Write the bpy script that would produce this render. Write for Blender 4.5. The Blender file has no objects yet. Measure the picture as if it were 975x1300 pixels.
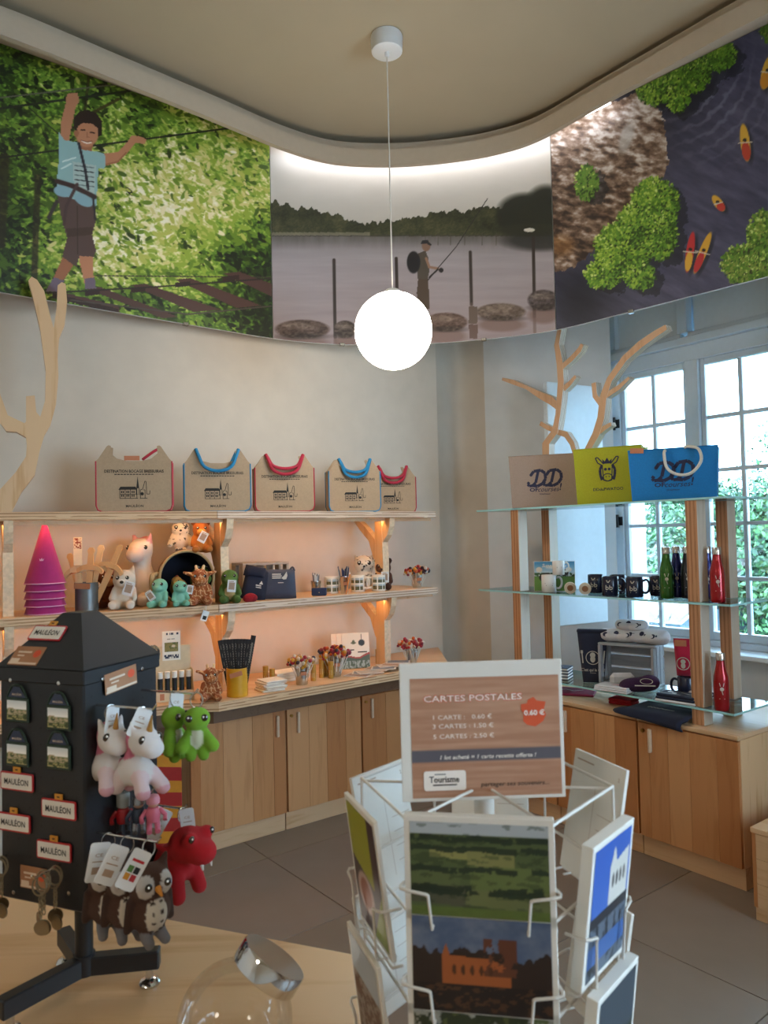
import bpy, math, random, numpy as np
from mathutils import Vector, Matrix, Euler
random.seed(7); np.random.seed(7)
S = bpy.context.scene
COL = S.collection
# ---------------------------------------------------------------- camera
PITCH, ROLL, FPX, EYE = math.radians(1.8), math.radians(1.3), 960.0, 1.6
fw = np.array([0, math.cos(PITCH), math.sin(PITCH)]); u0 = np.array([0, -math.sin(PITCH), math.cos(PITCH)]); r0 = np.array([1., 0, 0])
upv = math.cos(ROLL)*u0 + math.sin(ROLL)*r0; rtv = math.cos(ROLL)*r0 - math.sin(ROLL)*u0
CAM = np.array([0, 0, EYE])
cd = bpy.data.cameras.new('camera'); cam = bpy.data.objects.new('camera', cd); COL.objects.link(cam)
cd.sensor_fit = 'VERTICAL'; cd.sensor_height = 32.5; cd.lens = 32.5*FPX/1300
cam.matrix_world = Matrix(((rtv[0], upv[0], -fw[0], 0), (rtv[1], upv[1], -fw[1], 0), (rtv[2], upv[2], -fw[2], EYE), (0, 0, 0, 1)))
cd.dof.use_dof = True; cd.dof.focus_distance = 3.6; cd.dof.aperture_fstop = (cd.lens*1e-3)/0.0028
cd.clip_start = .05
S.camera = cam
S.view_settings.view_transform = 'Standard'; S.view_settings.look = 'None'; S.view_settings.gamma = 1; S.view_settings.use_curve_mapping = False
S.view_settings.exposure = 1.3
try:
    S.cycles.use_denoising = True; S.cycles.max_bounces = 8; S.cycles.transparent_max_bounces = 24
    S.cycles.diffuse_bounces = 5; S.cycles.glossy_bounces = 4; S.cycles.caustics_reflective = False; S.cycles.caustics_refractive = False
    S.cycles.sample_clamp_indirect = 6
except Exception: pass
# ---------------------------------------------------------------- sky and sun
W = bpy.data.worlds.new('sky'); S.world = W; W.use_nodes = True
wn = W.node_tree.nodes; wl = W.node_tree.links; wn.clear()
wo = wn.new('ShaderNodeOutputWorld'); bg = wn.new('ShaderNodeBackground'); bg.inputs[0].default_value = (.52, .77, 1.0, 1); bg.inputs[1].default_value = 6.2
wl.new(bg.outputs[0], wo.inputs[0])
sl = bpy.data.lights.new('sun', 'SUN'); sun = bpy.data.objects.new('sun', sl); COL.objects.link(sun)
sl.energy = 1.6; sl.angle = .02; sl.color = (1, .96, .88)
sun.location = (-4, -5, 9); sun.rotation_euler = Vector((.62, .50, -.62)).to_track_quat('-Z', 'Y').to_euler()
# ---------------------------------------------------------------- pixel anchors on real planes
def ray(x, y): return fw + rtv*(x-487.5)/FPX + upv*(650-y)/FPX
def onz(x, y, z): d = ray(x, y); return CAM + d*((z-EYE)/d[2])
def ony(x, y, Y): d = ray(x, y); return CAM + d*(Y/d[1])
def onp(x, y, P, n):
    d = ray(x, y); P = np.array(P, float); n = np.array(n, float); return CAM + d*(((P-CAM)@n)/(d@n))
def proj(P):
    v = np.asarray(P, float)-CAM; z = v@fw
    return 487.5+FPX*(v@rtv)/z, 650-FPX*(v@upv)/z
# ---------------------------------------------------------------- shapes
class G:
    def __init__(s, v, f, m=None):
        s.v = np.asarray(v, float).reshape(-1, 3); s.f = [tuple(q) for q in f]; s.mi = list(m) if m is not None else [0]*len(s.f)
    def __add__(s, o):
        n = len(s.v); return G(np.vstack([s.v, o.v]), s.f+[tuple(i+n for i in q) for q in o.f], s.mi+o.mi)
    def t(s, loc=(0, 0, 0), rot=(0, 0, 0), sc=(1, 1, 1)):
        R = np.array(Euler(rot).to_matrix()); v = (s.v*np.asarray(sc, float))@R.T + np.asarray(loc, float)
        return G(v, s.f, s.mi)
    def M(s, i): return G(s.v, s.f, [i]*len(s.f))
def J(gs):
    vs, fs, ms, n = [], [], [], 0
    for g in gs:
        vs.append(g.v); fs += [tuple(i+n for i in q) for q in g.f]; ms += g.mi; n += len(g.v)
    return G(np.vstack(vs), fs, ms)
def box(sx, sy, sz, b=0, c=(0, 0, 0)):
    """box centred in x and y, standing on z=0, edges chamfered by b"""
    x, y = sx/2, sy/2
    if b <= 0:
        v = [(i*x, j*y, k*sz) for k in (0, 1) for j in (-1, 1) for i in (-1, 1)]
        f = [(0, 2, 3, 1), (4, 5, 7, 6), (0, 1, 5, 4), (2, 6, 7, 3), (0, 4, 6, 2), (1, 3, 7, 5)]
        return G(v, f).t(c)
    v = []; idx = {}
    for k in (-1, 1):
        for j in (-1, 1):
            for i in (-1, 1):
                for a in range(3):
                    d = [b, b, b]; d[a] = 0
                    idx[i, j, k, a] = len(v); v.append((i*(x-d[0]), j*(y-d[1]), sz/2+k*(sz/2-d[2])))
    f = []
    for s in (-1, 1):
        q = [(-1, -1), (1, -1), (1, 1), (-1, 1)]
        if s < 0: q = q[::-1]
        f.append([idx[s, a, c2, 0] for a, c2 in q]); f.append([idx[c2, s, a, 1] for a, c2 in q]); f.append([idx[a, c2, s, 2] for a, c2 in q])
    for a in (-1, 1):
        for c2 in (-1, 1):
            f.append([idx[a, c2, -1, 0], idx[a, c2, 1, 0], idx[a, c2, 1, 1], idx[a, c2, -1, 1]])
            f.append([idx[a, -1, c2, 0], idx[a, 1, c2, 0], idx[a, 1, c2, 2], idx[a, -1, c2, 2]])
            f.append([idx[-1, a, c2, 1], idx[1, a, c2, 1], idx[1, a, c2, 2], idx[-1, a, c2, 2]])
    for k in (-1, 1):
        for j in (-1, 1):
            for i in (-1, 1): f.append([idx[i, j, k, 0], idx[i, j, k, 1], idx[i, j, k, 2]])
    # consistent outward winding
    V = np.array(v); ctr = np.array([0, 0, sz/2]); out = []
    for q in f:
        p = V[list(q)]; n = np.cross(p[1]-p[0], p[2]-p[0])
        out.append(tuple(q) if n@(p.mean(0)-ctr) > 0 else tuple(q[::-1]))
    return G(V, out).t(c)
def lathe(pr, n=20, mi=None):
    v, f, m = [], [], []; rings = []
    for r, z in pr:
        if r < 1e-6: rings.append([len(v)]); v.append((0, 0, z))
        else:
            rings.append(list(range(len(v), len(v)+n))); v += [(r*math.cos(2*math.pi*i/n), r*math.sin(2*math.pi*i/n), z) for i in range(n)]
    for k in range(len(rings)-1):
        a, b = rings[k], rings[k+1]
        for i in range(n):
            j = (i+1) % n
            if len(a) == 1 and len(b) == 1: continue
            if len(a) == 1: f.append((a[0], b[j], b[i]))
            elif len(b) == 1: f.append((a[i], a[j], b[0]))
            else: f.append((a[i], a[j], b[j], b[i]))
            m.append(mi[k] if mi else 0)
    return G(v, f, m)
def cyl(r, h, n=16, r2=None): return lathe([(0, 0), (r, 0), (r if r2 is None else r2, h), (0, h)], n)
def ball(rx, ry=None, rz=None, n=12, c=(0, 0, 0)):
    ry = ry or rx; rz = rz or rx; k = max(4, n//2)
    return lathe([(math.sin(math.pi*i/k), -math.cos(math.pi*i/k)) for i in range(k+1)], n).t(c, sc=(rx, ry, rz))
def tube(pts, r, n=6, closed=False):
    P = [np.array(p, float) for p in pts]; N = len(P); v, f = [], []
    rr = r if hasattr(r, '__len__') else [r]*N; nrm = None
    for i in range(N):
        a = P[(i-1) % N] if (closed or i > 0) else P[i]; b = P[(i+1) % N] if (closed or i < N-1) else P[i]
        t = b-a; t = t/(np.linalg.norm(t)+1e-12)
        if nrm is None:
            h = np.array([0, 0, 1.]) if abs(t[2]) < .9 else np.array([1., 0, 0]); nrm = np.cross(t, h)
        nrm = nrm - t*(nrm@t); nrm /= np.linalg.norm(nrm)+1e-12; bn = np.cross(t, nrm)
        for k in range(n):
            an = 2*math.pi*k/n; v.append(P[i]+rr[i]*(math.cos(an)*nrm+math.sin(an)*bn))
    for i in range(N if closed else N-1):
        for k in range(n):
            f.append((i*n+k, i*n+(k+1) % n, ((i+1) % N)*n+(k+1) % n, ((i+1) % N)*n+k))
    if not closed: f.append(tuple(range(n))[::-1]); f.append(tuple((N-1)*n+k for k in range(n)))
    return G(v, f)
def prism(poly, th, mi_edge=1):
    """outline in x,z extruded along y, -th/2..th/2; front faces -y"""
    a = sum(poly[i][0]*poly[(i+1) % len(poly)][1]-poly[(i+1) % len(poly)][0]*poly[i][1] for i in range(len(poly)))
    if a < 0: poly = poly[::-1]
    n = len(poly); v = [(x, -th/2, z) for x, z in poly]+[(x, th/2, z) for x, z in poly]
    f = [tuple(range(n)), tuple(range(2*n-1, n-1, -1))]+[(i, i+n, (i+1) % n+n, (i+1) % n) for i in range(n)]
    return G(v, f, [0, 0]+[mi_edge]*n)
def slab(poly, z0, z1, mi_edge=1):
    """outline in x,y between two heights"""
    a = sum(poly[i][0]*poly[(i+1) % len(poly)][1]-poly[(i+1) % len(poly)][0]*poly[i][1] for i in range(len(poly)))
    if a < 0: poly = poly[::-1]
    n = len(poly); v = [(x, y, z0) for x, y in poly]+[(x, y, z1) for x, y in poly]
    f = [tuple(range(n))[::-1], tuple(range(n, 2*n))]+[(i, (i+1) % n, (i+1) % n+n, i+n) for i in range(n)]
    return G(v, f, [0, 0]+[mi_edge]*n)
def smooth_path(pts, k=4):
    P = [np.array(p, float) for p in pts]; out = []
    for i in range(len(P)-1):
        a = P[max(i-1, 0)]; b = P[i]; c = P[i+1]; d = P[min(i+2, len(P)-1)]
        for j in range(k):
            t = j/k; out.append(.5*(2*b+(c-a)*t+(2*a-5*b+4*c-d)*t*t+(3*b-a-3*c+d)*t**3))
    out.append(P[-1]); return out
# ---------------------------------------------------------------- scene objects
def mesh(name, g, mats, smooth=False):
    me = bpy.data.meshes.new(name); me.from_pydata(g.v.tolist(), [], g.f)
    for m in (mats if isinstance(mats, (list, tuple)) else [mats]): me.materials.append(m)
    k = len(me.materials)
    if k > 1: me.polygons.foreach_set('material_index', [min(i, k-1) for i in g.mi])
    if smooth:
        me.polygons.foreach_set('use_smooth', [True]*len(me.polygons))
        if smooth != 'all': me.set_sharp_from_angle(angle=math.radians(40))
    me.update(); return me
def tag(o, label=None, cat=None, group=None, kind=None):
    if label: o['label'] = label
    if cat: o['category'] = cat
    if group: o['group'] = group
    if kind: o['kind'] = kind
    return o
def obj(name, g, mats, par=None, loc=(0, 0, 0), rot=(0, 0, 0), smooth=False, label=None, cat=None, group=None, kind=None):
    me = g if isinstance(g, bpy.types.Mesh) else mesh(name, g, mats, smooth)
    o = bpy.data.objects.new(name, me); COL.objects.link(o); o.location = [float(q) for q in loc]; o.rotation_euler = rot
    if par is not None: o.parent = par
    return tag(o, label, cat, group, kind)
def thing(name, loc=(0, 0, 0), rz=0, label=None, cat=None, group=None, kind=None, rot=None, sc=1):
    o = bpy.data.objects.new(name, None); COL.objects.link(o); o.empty_display_size = .05
    o.location = [float(q) for q in loc]; o.rotation_euler = rot if rot is not None else (0, 0, rz); o.scale = (sc, sc, sc)
    return tag(o, label, cat, group, kind)
def copy_tree(o, par=None):
    c = o.copy(); COL.objects.link(c); c.parent = par
    for ch in list(o.children): copy_tree(ch, c)
    return c
def again(o, loc, rz=None, label=None, sc=None, group=None, rot=None):
    c = copy_tree(o); c.location = [float(q) for q in loc]
    if rz is not None: c.rotation_euler = (0, 0, rz)
    if rot is not None: c.rotation_euler = rot
    if label: c['label'] = label
    if group: c['group'] = group
    if sc: c.scale = (sc, sc, sc)
    return c
# ---------------------------------------------------------------- materials
def lin(c):
    if isinstance(c, str): c = [int(c[i:i+2], 16)/255 for i in (0, 2, 4)]
    return [x/12.92 if x <= .04045 else ((x+.055)/1.055)**2.4 for x in c]
def _nt(name):
    m = bpy.data.materials.new(name); m.use_nodes = True; t = m.node_tree; return m, t, t.nodes['Principled BSDF']
def _math(t, op, a, b=None):
    n = t.nodes.new('ShaderNodeMath'); n.operation = op
    for i, q in enumerate((a, b)):
        if q is None: continue
        if isinstance(q, (int, float)): n.inputs[i].default_value = q
        else: t.links.new(q, n.inputs[i])
    return n.outputs[0]
def _ramp(t, fac, stops):
    r = t.nodes.new('ShaderNodeValToRGB'); e = r.color_ramp.elements
    while len(e) < len(stops): e.new(.5)
    for k, (p, c) in enumerate(stops): e[k].position = p; e[k].color = (*lin(c), 1)
    t.links.new(fac, r.inputs[0]); return r.outputs[0]
def _coords(t, scale=(1, 1, 1), kind='Object'):
    tc = t.nodes.new('ShaderNodeTexCoord'); mp = t.nodes.new('ShaderNodeMapping'); mp.inputs['Scale'].default_value = scale
    t.links.new(tc.outputs[kind], mp.inputs[0]); return mp.outputs[0]
def _noise(t, vec, scale, detail=3, dist=0):
    n = t.nodes.new('ShaderNodeTexNoise'); n.inputs['Scale'].default_value = scale; n.inputs['Detail'].default_value = detail; n.inputs['Distortion'].default_value = dist
    t.links.new(vec, n.inputs['Vector']); return n.outputs['Fac']
def _bump(t, b, h, strength=.2, dist=.01):
    n = t.nodes.new('ShaderNodeBump'); n.inputs['Strength'].default_value = strength; n.inputs['Distance'].default_value = dist
    t.links.new(h, n.inputs['Height']); t.links.new(n.outputs[0], b.inputs['Normal'])
def mat(name, c, rough=.6, metal=0, var=.06, scale=30, bump=0, sheen=0, emit=0, coat=0):
    m, t, b = _nt(name); l = lin(c)
    b.inputs['Roughness'].default_value = rough; b.inputs['Metallic'].default_value = metal
    b.inputs['Coat Weight'].default_value = coat
    if sheen: b.inputs['Sheen Weight'].default_value = sheen
    f = _noise(t, _coords(t), scale)
    r = t.nodes.new('ShaderNodeValToRGB'); e = r.color_ramp.elements
    e[0].position = .3; e[1].position = .7
    e[0].color = (*[x*(1-var) for x in l], 1); e[1].color = (*[min(1, x*(1+var)) for x in l], 1)
    t.links.new(f, r.inputs[0]); t.links.new(r.outputs[0], b.inputs['Base Color'])
    if bump: _bump(t, b, f, bump, .004)
    if emit:
        t.links.new(r.outputs[0], b.inputs['Emission Color']); b.inputs['Emission Strength'].default_value = emit
    return m
def glow(name, c, e):
    m, t, b = _nt(name); b.inputs['Base Color'].default_value = (*lin(c), 1); b.inputs['Emission Color'].default_value = (*lin(c), 1); b.inputs['Emission Strength'].default_value = e
    return m
def wood(name, a, d, axis='z', rough=.5, k=1):
    m, t, b = _nt(name); s = {'x': (1.2, 14, 14), 'y': (14, 1.2, 14), 'z': (14, 14, 1.2)}[axis]
    info = t.nodes.new('ShaderNodeObjectInfo'); ad = t.nodes.new('ShaderNodeVectorMath'); ad.operation = 'ADD'
    co = _coords(t, tuple(q*k for q in s)); mu = t.nodes.new('ShaderNodeVectorMath'); mu.operation = 'SCALE'; mu.inputs[3].default_value = 37
    cmb = t.nodes.new('ShaderNodeCombineXYZ')
    for i in range(3): t.links.new(info.outputs['Random'], cmb.inputs[i])
    t.links.new(cmb.outputs[0], mu.inputs[0]); t.links.new(co, ad.inputs[0]); t.links.new(mu.outputs[0], ad.inputs[1])
    f = _noise(t, ad.outputs[0], 1.1, 5, 1.6); g = _noise(t, ad.outputs[0], 7, 3, .3)
    w = t.nodes.new('ShaderNodeMath'); w.operation = 'MULTIPLY_ADD'; w.inputs[1].default_value = .3; t.links.new(g, w.inputs[0]); t.links.new(f, w.inputs[2])
    c = _ramp(t, w.outputs[0], [(.38, d), (.62, a), (.85, a)]); t.links.new(c, b.inputs['Base Color'])
    b.inputs['Roughness'].default_value = rough; _bump(t, b, w.outputs[0], .08, .003); return m
def plyedge(name, axis, pitch, a, d):
    """plywood layers seen on a cut edge: thin bands across one axis, broken by short gaps"""
    m, t, b = _nt(name); tc = t.nodes.new('ShaderNodeTexCoord'); sp = t.nodes.new('ShaderNodeSeparateXYZ'); t.links.new(tc.outputs['Object'], sp.inputs[0])
    q = _math(t, 'MULTIPLY', sp.outputs['xyz'.index(axis)], 1/pitch); fr = _math(t, 'FRACT', q)
    st = _math(t, 'GREATER_THAN', fr, .55); ns = _noise(t, _coords(t, {'x': (400, 6, 6), 'y': (6, 400, 6), 'z': (6, 6, 120)}[axis]), 1, 2)
    k = _math(t, 'MULTIPLY', st, _math(t, 'GREATER_THAN', ns, .42)); mx = _ramp(t, k, [(0, a), (1, d)])
    t.links.new(mx, b.inputs['Base Color']); b.inputs['Roughness'].default_value = .6; return m
def clear(name, tint, refl=.06, rough=.02, k=.8):
    """thin clear pane: light passes, a little is mirrored"""
    m = bpy.data.materials.new(name); m.use_nodes = True; t = m.node_tree; t.nodes.clear()
    o = t.nodes.new('ShaderNodeOutputMaterial'); tr = t.nodes.new('ShaderNodeBsdfTransparent'); tr.inputs[0].default_value = (*tint, 1)
    gl = t.nodes.new('ShaderNodeBsdfGlossy'); gl.inputs['Roughness'].default_value = rough; fr = t.nodes.new('ShaderNodeLayerWeight'); fr.inputs[0].default_value = .25
    mx = t.nodes.new('ShaderNodeMixShader'); q = _math(t, 'MULTIPLY_ADD', fr.outputs['Fresnel'], k); q.node.inputs[2].default_value = refl
    t.links.new(q, mx.inputs[0]); t.links.new(tr.outputs[0], mx.inputs[1]); t.links.new(gl.outputs[0], mx.inputs[2]); t.links.new(mx.outputs[0], o.inputs[0]); return m
def vcol(name, rough=.6, sheen=0, bump=0, bscale=200):
    m, t, b = _nt(name); a = t.nodes.new('ShaderNodeAttribute'); a.attribute_name = 'Col'; t.links.new(a.outputs['Color'], b.inputs['Base Color'])
    b.inputs['Roughness'].default_value = rough; b.inputs['Sheen Weight'].default_value = sheen
    if bump: _bump(t, b, _noise(t, _coords(t), bscale, 2), bump, .01)
    return m
PRINT = vcol('printed_picture', .45); FUR = vcol('plush_fur', .95, .04, .5, 260)
def setcol(me, c):
    c = np.clip(np.asarray(c, float), 0, 1); l = np.where(c <= .04045, c/12.92, ((c+.055)/1.055)**2.4)
    a = me.color_attributes.new('Col', 'FLOAT_COLOR', 'POINT'); a.data.foreach_set('color', np.hstack([l, np.ones((len(l), 1))]).astype(np.float32).ravel())
# ---------------------------------------------------------------- painting on grids
def rgb(h): return np.array([int(h[i:i+2], 16)/255 for i in (0, 2, 4)])
def vnoise(x, y, seed=0):
    r = np.random.RandomState(seed); T = r.rand(256, 256); xi = np.floor(x).astype(int); yi = np.floor(y).astype(int); fx = x-xi; fy = y-yi
    fx = fx*fx*(3-2*fx); fy = fy*fy*(3-2*fy); q = lambda a, b: T[a & 255, b & 255]
    return (q(xi, yi)*(1-fx)+q(xi+1, yi)*fx)*(1-fy)+(q(xi, yi+1)*(1-fx)+q(xi+1, yi+1)*fx)*fy
def fbm(x, y, seed=0, o=4):
    s = 0; a = .5; n = 0
    for k in range(o): s = s+a*vnoise(x*2**k, y*2**k, seed+k); n += a; a *= .55
    return s/n
class Canvas:
    def __init__(s, X, Y, c): s.X = X; s.Y = Y; s.C = np.tile(rgb(c) if isinstance(c, str) else c, (X.size, 1)).reshape(X.shape+(3,)).astype(float)
    def put(s, m, c, a=1.):
        m = np.clip(m, 0, 1)[..., None]*a; s.C = s.C*(1-m)+(rgb(c) if isinstance(c, str) else np.asarray(c))*m
    def poly(s, pts, c, a=1.):
        ins = np.zeros(s.X.shape, bool); n = len(pts)
        for i in range(n):
            (x1, y1), (x2, y2) = pts[i], pts[(i+1) % n]
            if y1 == y2: continue
            k = (s.Y > min(y1, y2)) & (s.Y <= max(y1, y2)); ins ^= k & (s.X < (s.Y-y1)/(y2-y1)*(x2-x1)+x1)
        s.put(ins.astype(float), c, a)
    def ell(s, cx, cy, rx, ry, c, ang=0, a=1., soft=.15):
        dx = s.X-cx; dy = s.Y-cy; ca, sa = math.cos(ang), math.sin(ang); d = np.sqrt(((dx*ca+dy*sa)/rx)**2+((-dx*sa+dy*ca)/ry)**2)
        s.put((1-d)/soft+.5, c, a)
    def line(s, pts, w, c, a=1.):
        for (x1, y1), (x2, y2) in zip(pts[:-1], pts[1:]):
            L = (x2-x1)**2+(y2-y1)**2+1e-9; t = np.clip(((s.X-x1)*(x2-x1)+(s.Y-y1)*(y2-y1))/L, 0, 1)
            d = np.hypot(s.X-x1-t*(x2-x1), s.Y-y1-t*(y2-y1)); s.put((w/2-d)/(w*.25)+.5, c, a)
def dab(c, cx, cy, rx, ry, ang, col):
    """a small painted leaf, touching only the cells around it"""
    H_, W_ = c.X.shape; R = max(rx, ry)*1.3; row = c.X[H_//2]; i0, i1 = np.searchsorted(row, [cx-R-3, cx+R+3])
    if i1-i0 < 1: return
    k = c.Y[:, min((i0+i1)//2, W_-1)]; j0, j1 = H_-np.searchsorted(k[::-1], [cy+R+6, cy-R-6])
    if j1-j0 < 1: return
    s_ = (slice(j0, j1), slice(i0, i1)); dx = c.X[s_]-cx; dy = c.Y[s_]-cy; ca, sa = math.cos(ang), math.sin(ang); d = np.sqrt(((dx*ca+dy*sa)/rx)**2+((-dx*sa+dy*ca)/ry)**2)
    m = np.clip((1-d)/.3+.5, 0, 1)[..., None]; c.C[s_] = c.C[s_]*(1-m)+np.asarray(col)*m
def picture(name, w, h, nx, ny, paint, par, loc, rot=(0, 0, 0), **kw):
    """flat print in x,z facing -y, its lower left corner at loc; paint works on x 0..w, y 0..h upward (in mm)"""
    xs = np.linspace(0, w, nx); zs = np.linspace(0, h, ny); X, Z = np.meshgrid(xs, zs)
    v = np.stack([X.ravel(), np.zeros(X.size), Z.ravel()], 1)
    f = [(j*nx+i, j*nx+i+1, (j+1)*nx+i+1, (j+1)*nx+i) for j in range(ny-1) for i in range(nx-1)]
    me = mesh(name, G(v, f), PRINT); c = Canvas(X*1000, Z*1000, 'ffffff'); paint(c, w*1000, h*1000); setcol(me, c.C.reshape(-1, 3))
    return obj(name, me, None, par, loc, rot, **kw)
# ---------------------------------------------------------------- lettering
_tc = {}
def textmesh(s, bold=0, shear=0):
    k = (s, bold, shear)
    if k not in _tc:
        cu = bpy.data.curves.new('lettering', 'FONT'); cu.body = s; cu.size = 1; cu.offset = bold; cu.shear = shear; cu.resolution_u = 2; cu.fill_mode = 'FRONT'
        o = bpy.data.objects.new('lettering', cu); me = bpy.data.meshes.new_from_object(o); bpy.data.objects.remove(o); bpy.data.curves.remove(cu)
        n = len(me.vertices); v = np.zeros(n*3); me.vertices.foreach_get('co', v); v = v.reshape(-1, 3)
        _tc[k] = (v, [tuple(p.vertices) for p in me.polygons]); bpy.data.meshes.remove(me)
    return _tc[k]
def text(s, width=None, height=None, bold=0, shear=0, at=(0, 0), align='c'):
    """letters in x,z facing -y, scaled to a width or a cap height, centred on at"""
    v, f = textmesh(s, bold, shear); lo = v.min(0); hi = v.max(0)
    sx = width/(hi[0]-lo[0]) if width else height/.72
    sz = height/.72 if height else sx
    x = (v[:, 0]-(lo[0]+hi[0])/2)*sx if align == 'c' else (v[:, 0]-lo[0])*sx
    z = (v[:, 1]-.36)*sz
    return G(np.stack([x+at[0], np.zeros(len(x)), z+at[1]], 1), f)
def rect(x0, z0, x1, z1): return G([(x0, 0, z0), (x1, 0, z0), (x1, 0, z1), (x0, 0, z1)], [(0, 1, 2, 3)])
def flat(pts): return G([(x, 0, z) for x, z in pts], [tuple(range(len(pts)))])
def stroke(pts, w):
    gs = []
    for (x1, z1), (x2, z2) in zip(pts[:-1], pts[1:]):
        L = math.hypot(x2-x1, z2-z1)+1e-9; nx, nz = -(z2-z1)/L*w/2, (x2-x1)/L*w/2
        gs.append(flat([(x1-nx, z1-nz), (x2-nx, z2-nz), (x2+nx, z2+nz), (x1+nx, z1+nz)]))
    return J(gs)
def disc(cx, cz, r, n=16, rz=None, a=0):
    rz = rz or r; ca, sa = math.cos(a), math.sin(a)
    return flat([(cx+r*math.cos(2*math.pi*i/n)*ca-rz*math.sin(2*math.pi*i/n)*sa, cz+r*math.cos(2*math.pi*i/n)*sa+rz*math.sin(2*math.pi*i/n)*ca) for i in range(n)])
# ---------------------------------------------------------------- plush bodies: one smooth skin over rounded masses
def skin(blobs, res=34, k=.022, colour=None):
    lo = np.full(3, 9.); hi = np.full(3, -9.)
    for b in blobs:
        if b[0] == 'e': c = np.array(b[1]); r = np.array(b[2]); lo = np.minimum(lo, c-r); hi = np.maximum(hi, c+r)
        else:
            for p, r in ((b[1], b[3]), (b[2], b[4])): lo = np.minimum(lo, np.array(p)-r); hi = np.maximum(hi, np.array(p)+r)
    h = (hi-lo).max()/res; lo = lo-2.2*h; n = np.ceil((hi-lo)/h+2.2).astype(int)+1
    ax = [lo[i]+h*np.arange(n[i]) for i in range(3)]; P = np.stack(np.meshgrid(*ax, indexing='ij'), -1)
    def dist(P):
        D = []
        for b in blobs:
            if b[0] == 'e':
                r = np.array(b[2], float); q = P-np.array(b[1]); g = np.sqrt(((q/r)**2).sum(-1)); g2 = np.sqrt(((q/r**2)**2).sum(-1))+1e-9; D.append(g*(g-1)/g2)
            else:
                a = np.array(b[1], float); d = np.array(b[2], float)-a; t = np.clip(((P-a)@d)/(d@d+1e-12), 0, 1)
                D.append(np.linalg.norm(P-a-t[..., None]*d, axis=-1)-(b[3]+(b[4]-b[3])*t))
        return np.stack(D)
    D = dist(P); mn = D.min(0); F = mn-k*np.log(np.exp(-(D-mn)/k).sum(0))
    ins = F < 0; nx, ny, nz = n
    acc = np.zeros((nx-1, ny-1, nz-1, 3)); cnt = np.zeros((nx-1, ny-1, nz-1))
    cor = [(i, j, l) for i in (0, 1) for j in (0, 1) for l in (0, 1)]
    sub = lambda A, c: A[c[0]:nx-1+c[0], c[1]:ny-1+c[1], c[2]:nz-1+c[2]]
    for a in range(8):
        for b in range(a+1, 8):
            ca, cb = cor[a], cor[b]
            if sum(abs(ca[i]-cb[i]) for i in range(3)) != 1: continue
            fa, fb = sub(F, ca), sub(F, cb); x = (fa < 0) != (fb < 0); t = np.where(x, fa/(fa-fb+1e-12), 0)
            for i in range(3): acc[..., i] += np.where(x, ca[i]+(cb[i]-ca[i])*t, 0)
            cnt += x
    on = cnt > 0; idx = -np.ones(on.shape, int); idx[on] = np.arange(on.sum()); cell = np.argwhere(on)
    V = lo+h*(cell+acc[on]/cnt[on][:, None]); faces = []
    for d in range(3):
        sl0 = [slice(None)]*3; sl1 = [slice(None)]*3; sl0[d] = slice(0, -1); sl1[d] = slice(1, None)
        e = np.argwhere(ins[tuple(sl0)] != ins[tuple(sl1)]); u, w = (d+1) % 3, (d+2) % 3
        e = e[(e[:, u] > 0) & (e[:, w] > 0) & (e[:, u] < n[u]-1) & (e[:, w] < n[w]-1)]
        def cell_at(du, dw): q = e.copy(); q[:, u] -= du; q[:, w] -= dw; return idx[q[:, 0], q[:, 1], q[:, 2]]
        Q = np.stack([cell_at(1, 1), cell_at(0, 1), cell_at(0, 0), cell_at(1, 0)], 1); fl = ins[e[:, 0], e[:, 1], e[:, 2]]
        Q = np.where(fl[:, None], Q, Q[:, ::-1]); faces.append(Q)
    Q = np.vstack(faces)
    Dv = dist(V); who = Dv.argmin(0); pal = np.array([rgb(b[-1]) for b in blobs]); C = pal[who]
    if colour: C = colour(V, C, who)
    me = bpy.data.meshes.new('body'); me.from_pydata(V.tolist(), [], Q.tolist()); me.materials.append(FUR); me.polygons.foreach_set('use_smooth', [True]*len(me.polygons)); setcol(me, C)
    return me
def E(x, y, z, rx, ry, rz, c): return ('e', (x, y, z), (rx, ry, rz), c)
def Cp(a, b, r1, r2, c): return ('c', a, b, r1, r2, c)
def both(*bs):
    out = []
    for b in bs:
        out.append(b); fl = lambda p: (-p[0], p[1], p[2])
        out.append(('e', fl(b[1]), b[2], b[3]) if b[0] == 'e' else ('c', fl(b[1]), fl(b[2]), b[3], b[4], b[5]))
    return out
# ================================================================ materials used everywhere
PLASTER = mat('plaster', 'd0c4b5', .9, var=.03, scale=9, bump=.25); PLASTER_LIT = mat('plaster_window_lit', 'dfe0e0', .9, var=.03, scale=9, bump=.25)  # second plaster has the cool window light put into its colour
CEIL = mat('ceiling_paint', 'b3a58c', .95, var=.02, scale=4); LIP = mat('cornice_paint', 'b5a794', .85, var=.02)
EDG='b28760'; WHITE = mat('white_paint', 'dfe1e2', .45, var=.02); WINP = mat('window_paint', 'ccd8e2', .4, var=.02); SHUT = mat('shutter_paint', 'dbe6ee', .45, var=.02)
ASH = wood('ash_wood', 'dcb78f', 'c89a6c', 'x'); ASHV = wood('ash_upright', 'd9b389', 'c2915f', 'z')
STV = [wood('stave_pale', 'd39c69', 'c18a58', 'z'), wood('stave_mid', 'c98f5c', 'b87d4b', 'z'), wood('stave_warm', 'bd7f4d', 'ad6f3f', 'z')]
TABLE = wood('table_ash', 'd8b083', 'bd8c5a', 'x', .38, .55); DARKW = wood('dark_wood_gap_shade', '6e5138', '5a402b', 'x')
EZ = plyedge('ply_edge_z', 'z', .014, 'd9b48c', 'ad8159'); EY = plyedge('ply_edge_y', 'y', .012, 'e6cba8', 'b58a62')
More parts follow.
